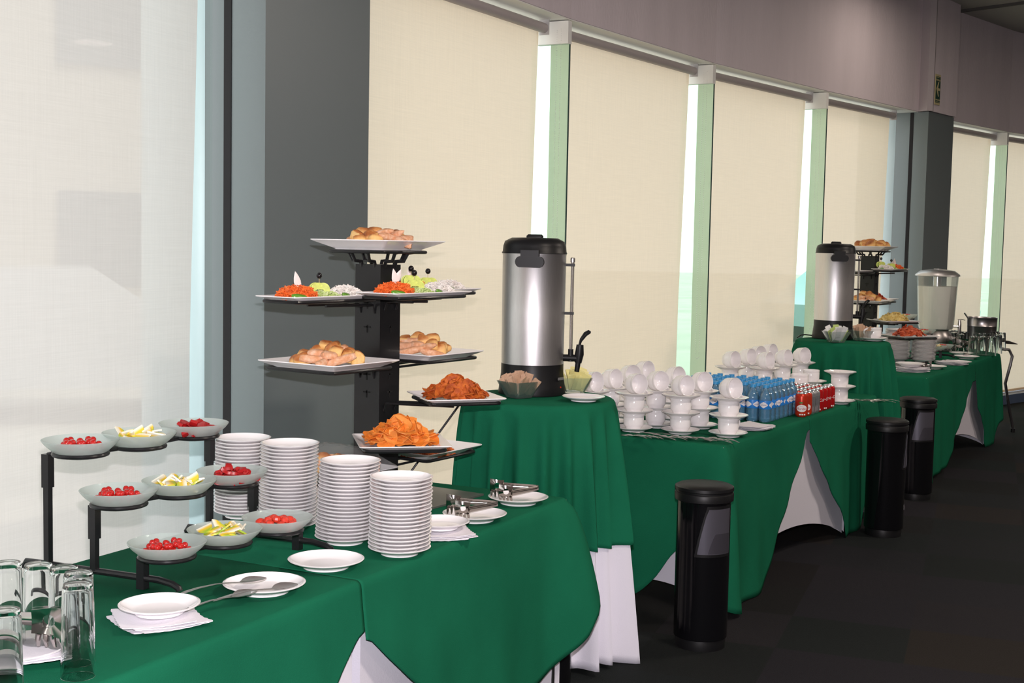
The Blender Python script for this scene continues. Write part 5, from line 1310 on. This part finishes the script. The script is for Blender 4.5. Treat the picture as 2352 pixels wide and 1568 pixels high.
# ice bucket
bk = on(2253, 800); w = bk.y/3000
t = thing('ice_bucket', 'steel ice bucket with tongs behind the far glasses', 'bucket', (bk.x, bk.y, Z1), 0)
ht = dep(2253, 729, bk.y).z - Z1
ob('pail', MB().lathe([(0, 0), (30*w, 0), (31*w, .01), (32.5*w, ht*.72), (33*w, ht*.73), (32.6*w, ht*.74), (33*w, ht-.006), (34*w, ht), (33*w, ht+.003), (32*w, ht-.01), (30*w, .02), (0, .02)], 48).mesh('pail', M('dark_steel', (.55, .51, .52), .30, 1.0), True, 40), t)
g = tag(ob('ice_tongs', MB().tube([(0, 0, 0), (.10, 0, -.14), (.14, 0, -.19)], [.012, .008, .006], 8, flat=.6).mesh('ice_tongs', CHROME), None, dep(2215, 718, bk.y)), 'steel ice tongs sticking out of the ice bucket to the left', 'tongs')
# upturned glasses by the bucket
TUM = MB().lathe([(.036, 0), (.030, .140), (.027, .146), (0, .147), (0, .139), (.025, .135), (.0335, 0), (.036, 0)], 32).mesh('tumbler', GLASS, True, 40)
gi = 0
for u, v, s in ((2190, 806, 1), (2204, 811, 1), (2213, 804, 1), (2198, 800, 1), (2233, 817, 1), (2254, 817, 1), (2276, 817, 1), (2290, 812, 1), (2299, 806, 1), (2243, 808, 1), (2265, 808, 1), (2283, 803, 1), (2180, 800, 1)):
    p = on(u, v); tag(ob('drinking_glass', TUM, None, (p.x, p.y, Z1), (0, 0, 0), 1.12), 'upturned clear glass %s' % ('in the cluster beside the dispenser tap' if u < 2220 else 'in the row before the ice bucket'), 'glass', 'upturned glasses on the far table')

# armchair behind the far table's end
cp = on(2326, 992, 0)
t = thing('armchair', 'chair with dark arm pad and bent chrome legs beyond the far table end', 'chair', (cp.x, cp.y, 0), 0)
az = dep(2315, 787, cp.y-.1).z
def Lc(u, v, Y): q = dep(u, v, Y); return q - Vector((cp.x, cp.y, 0))
m = MB(); pa, pb = Lc(2296, 784, cp.y-.1), Lc(2337, 790, cp.y-.1)
m.tube([pa+(pa-pb)*.6, pa, (pa+pb)/2+Vector((0, 0, .004)), pb], [.022, .026, .026, .006], 12, flat=.55); ob('arm_pad', m.mesh('arm_pad', M('dark_brown_pad', (.022, .014, .013), .4)), t)
m = MB(); m.tube([Lc(2300, 801, cp.y-.1), Lc(2318, 803, cp.y-.1), Lc(2325, 818, cp.y-.1), Lc(2320, 840, cp.y-.1), Lc(2309, 880, cp.y-.08), Lc(2318, 940, cp.y-.02), Lc(2328, 990, cp.y)], .013, 10)
ob('leg', m.mesh('leg', M('satin_chrome', (.35, .33, .34), .3, 1.0)), t)
ob('leg', m.mesh('leg', M('satin_chrome', (.35, .33, .34), .3, 1.0)), t, (-.04, .46, 0))
ob('leg', m.mesh('leg', M('satin_chrome', (.35, .33, .34), .3, 1.0)), t, (-.58, .44, 0))
ob('foot_cap', MB().lathe([(0, 0), (.02, 0), (.02, .035), (0, .04)], 12).mesh('foot_cap', BLACK), t)
ob('seat', MB().box((-.40, .18, .44), (.46, .46, .06)).mesh('seat', M('dark_seat', (.02, .02, .022), .6), False), t)
ob('backrest', MB().box((-.40, .43, .64), (.44, .05, .32)).mesh('backrest', M('dark_seat', (.02, .02, .022), .6), False), t)
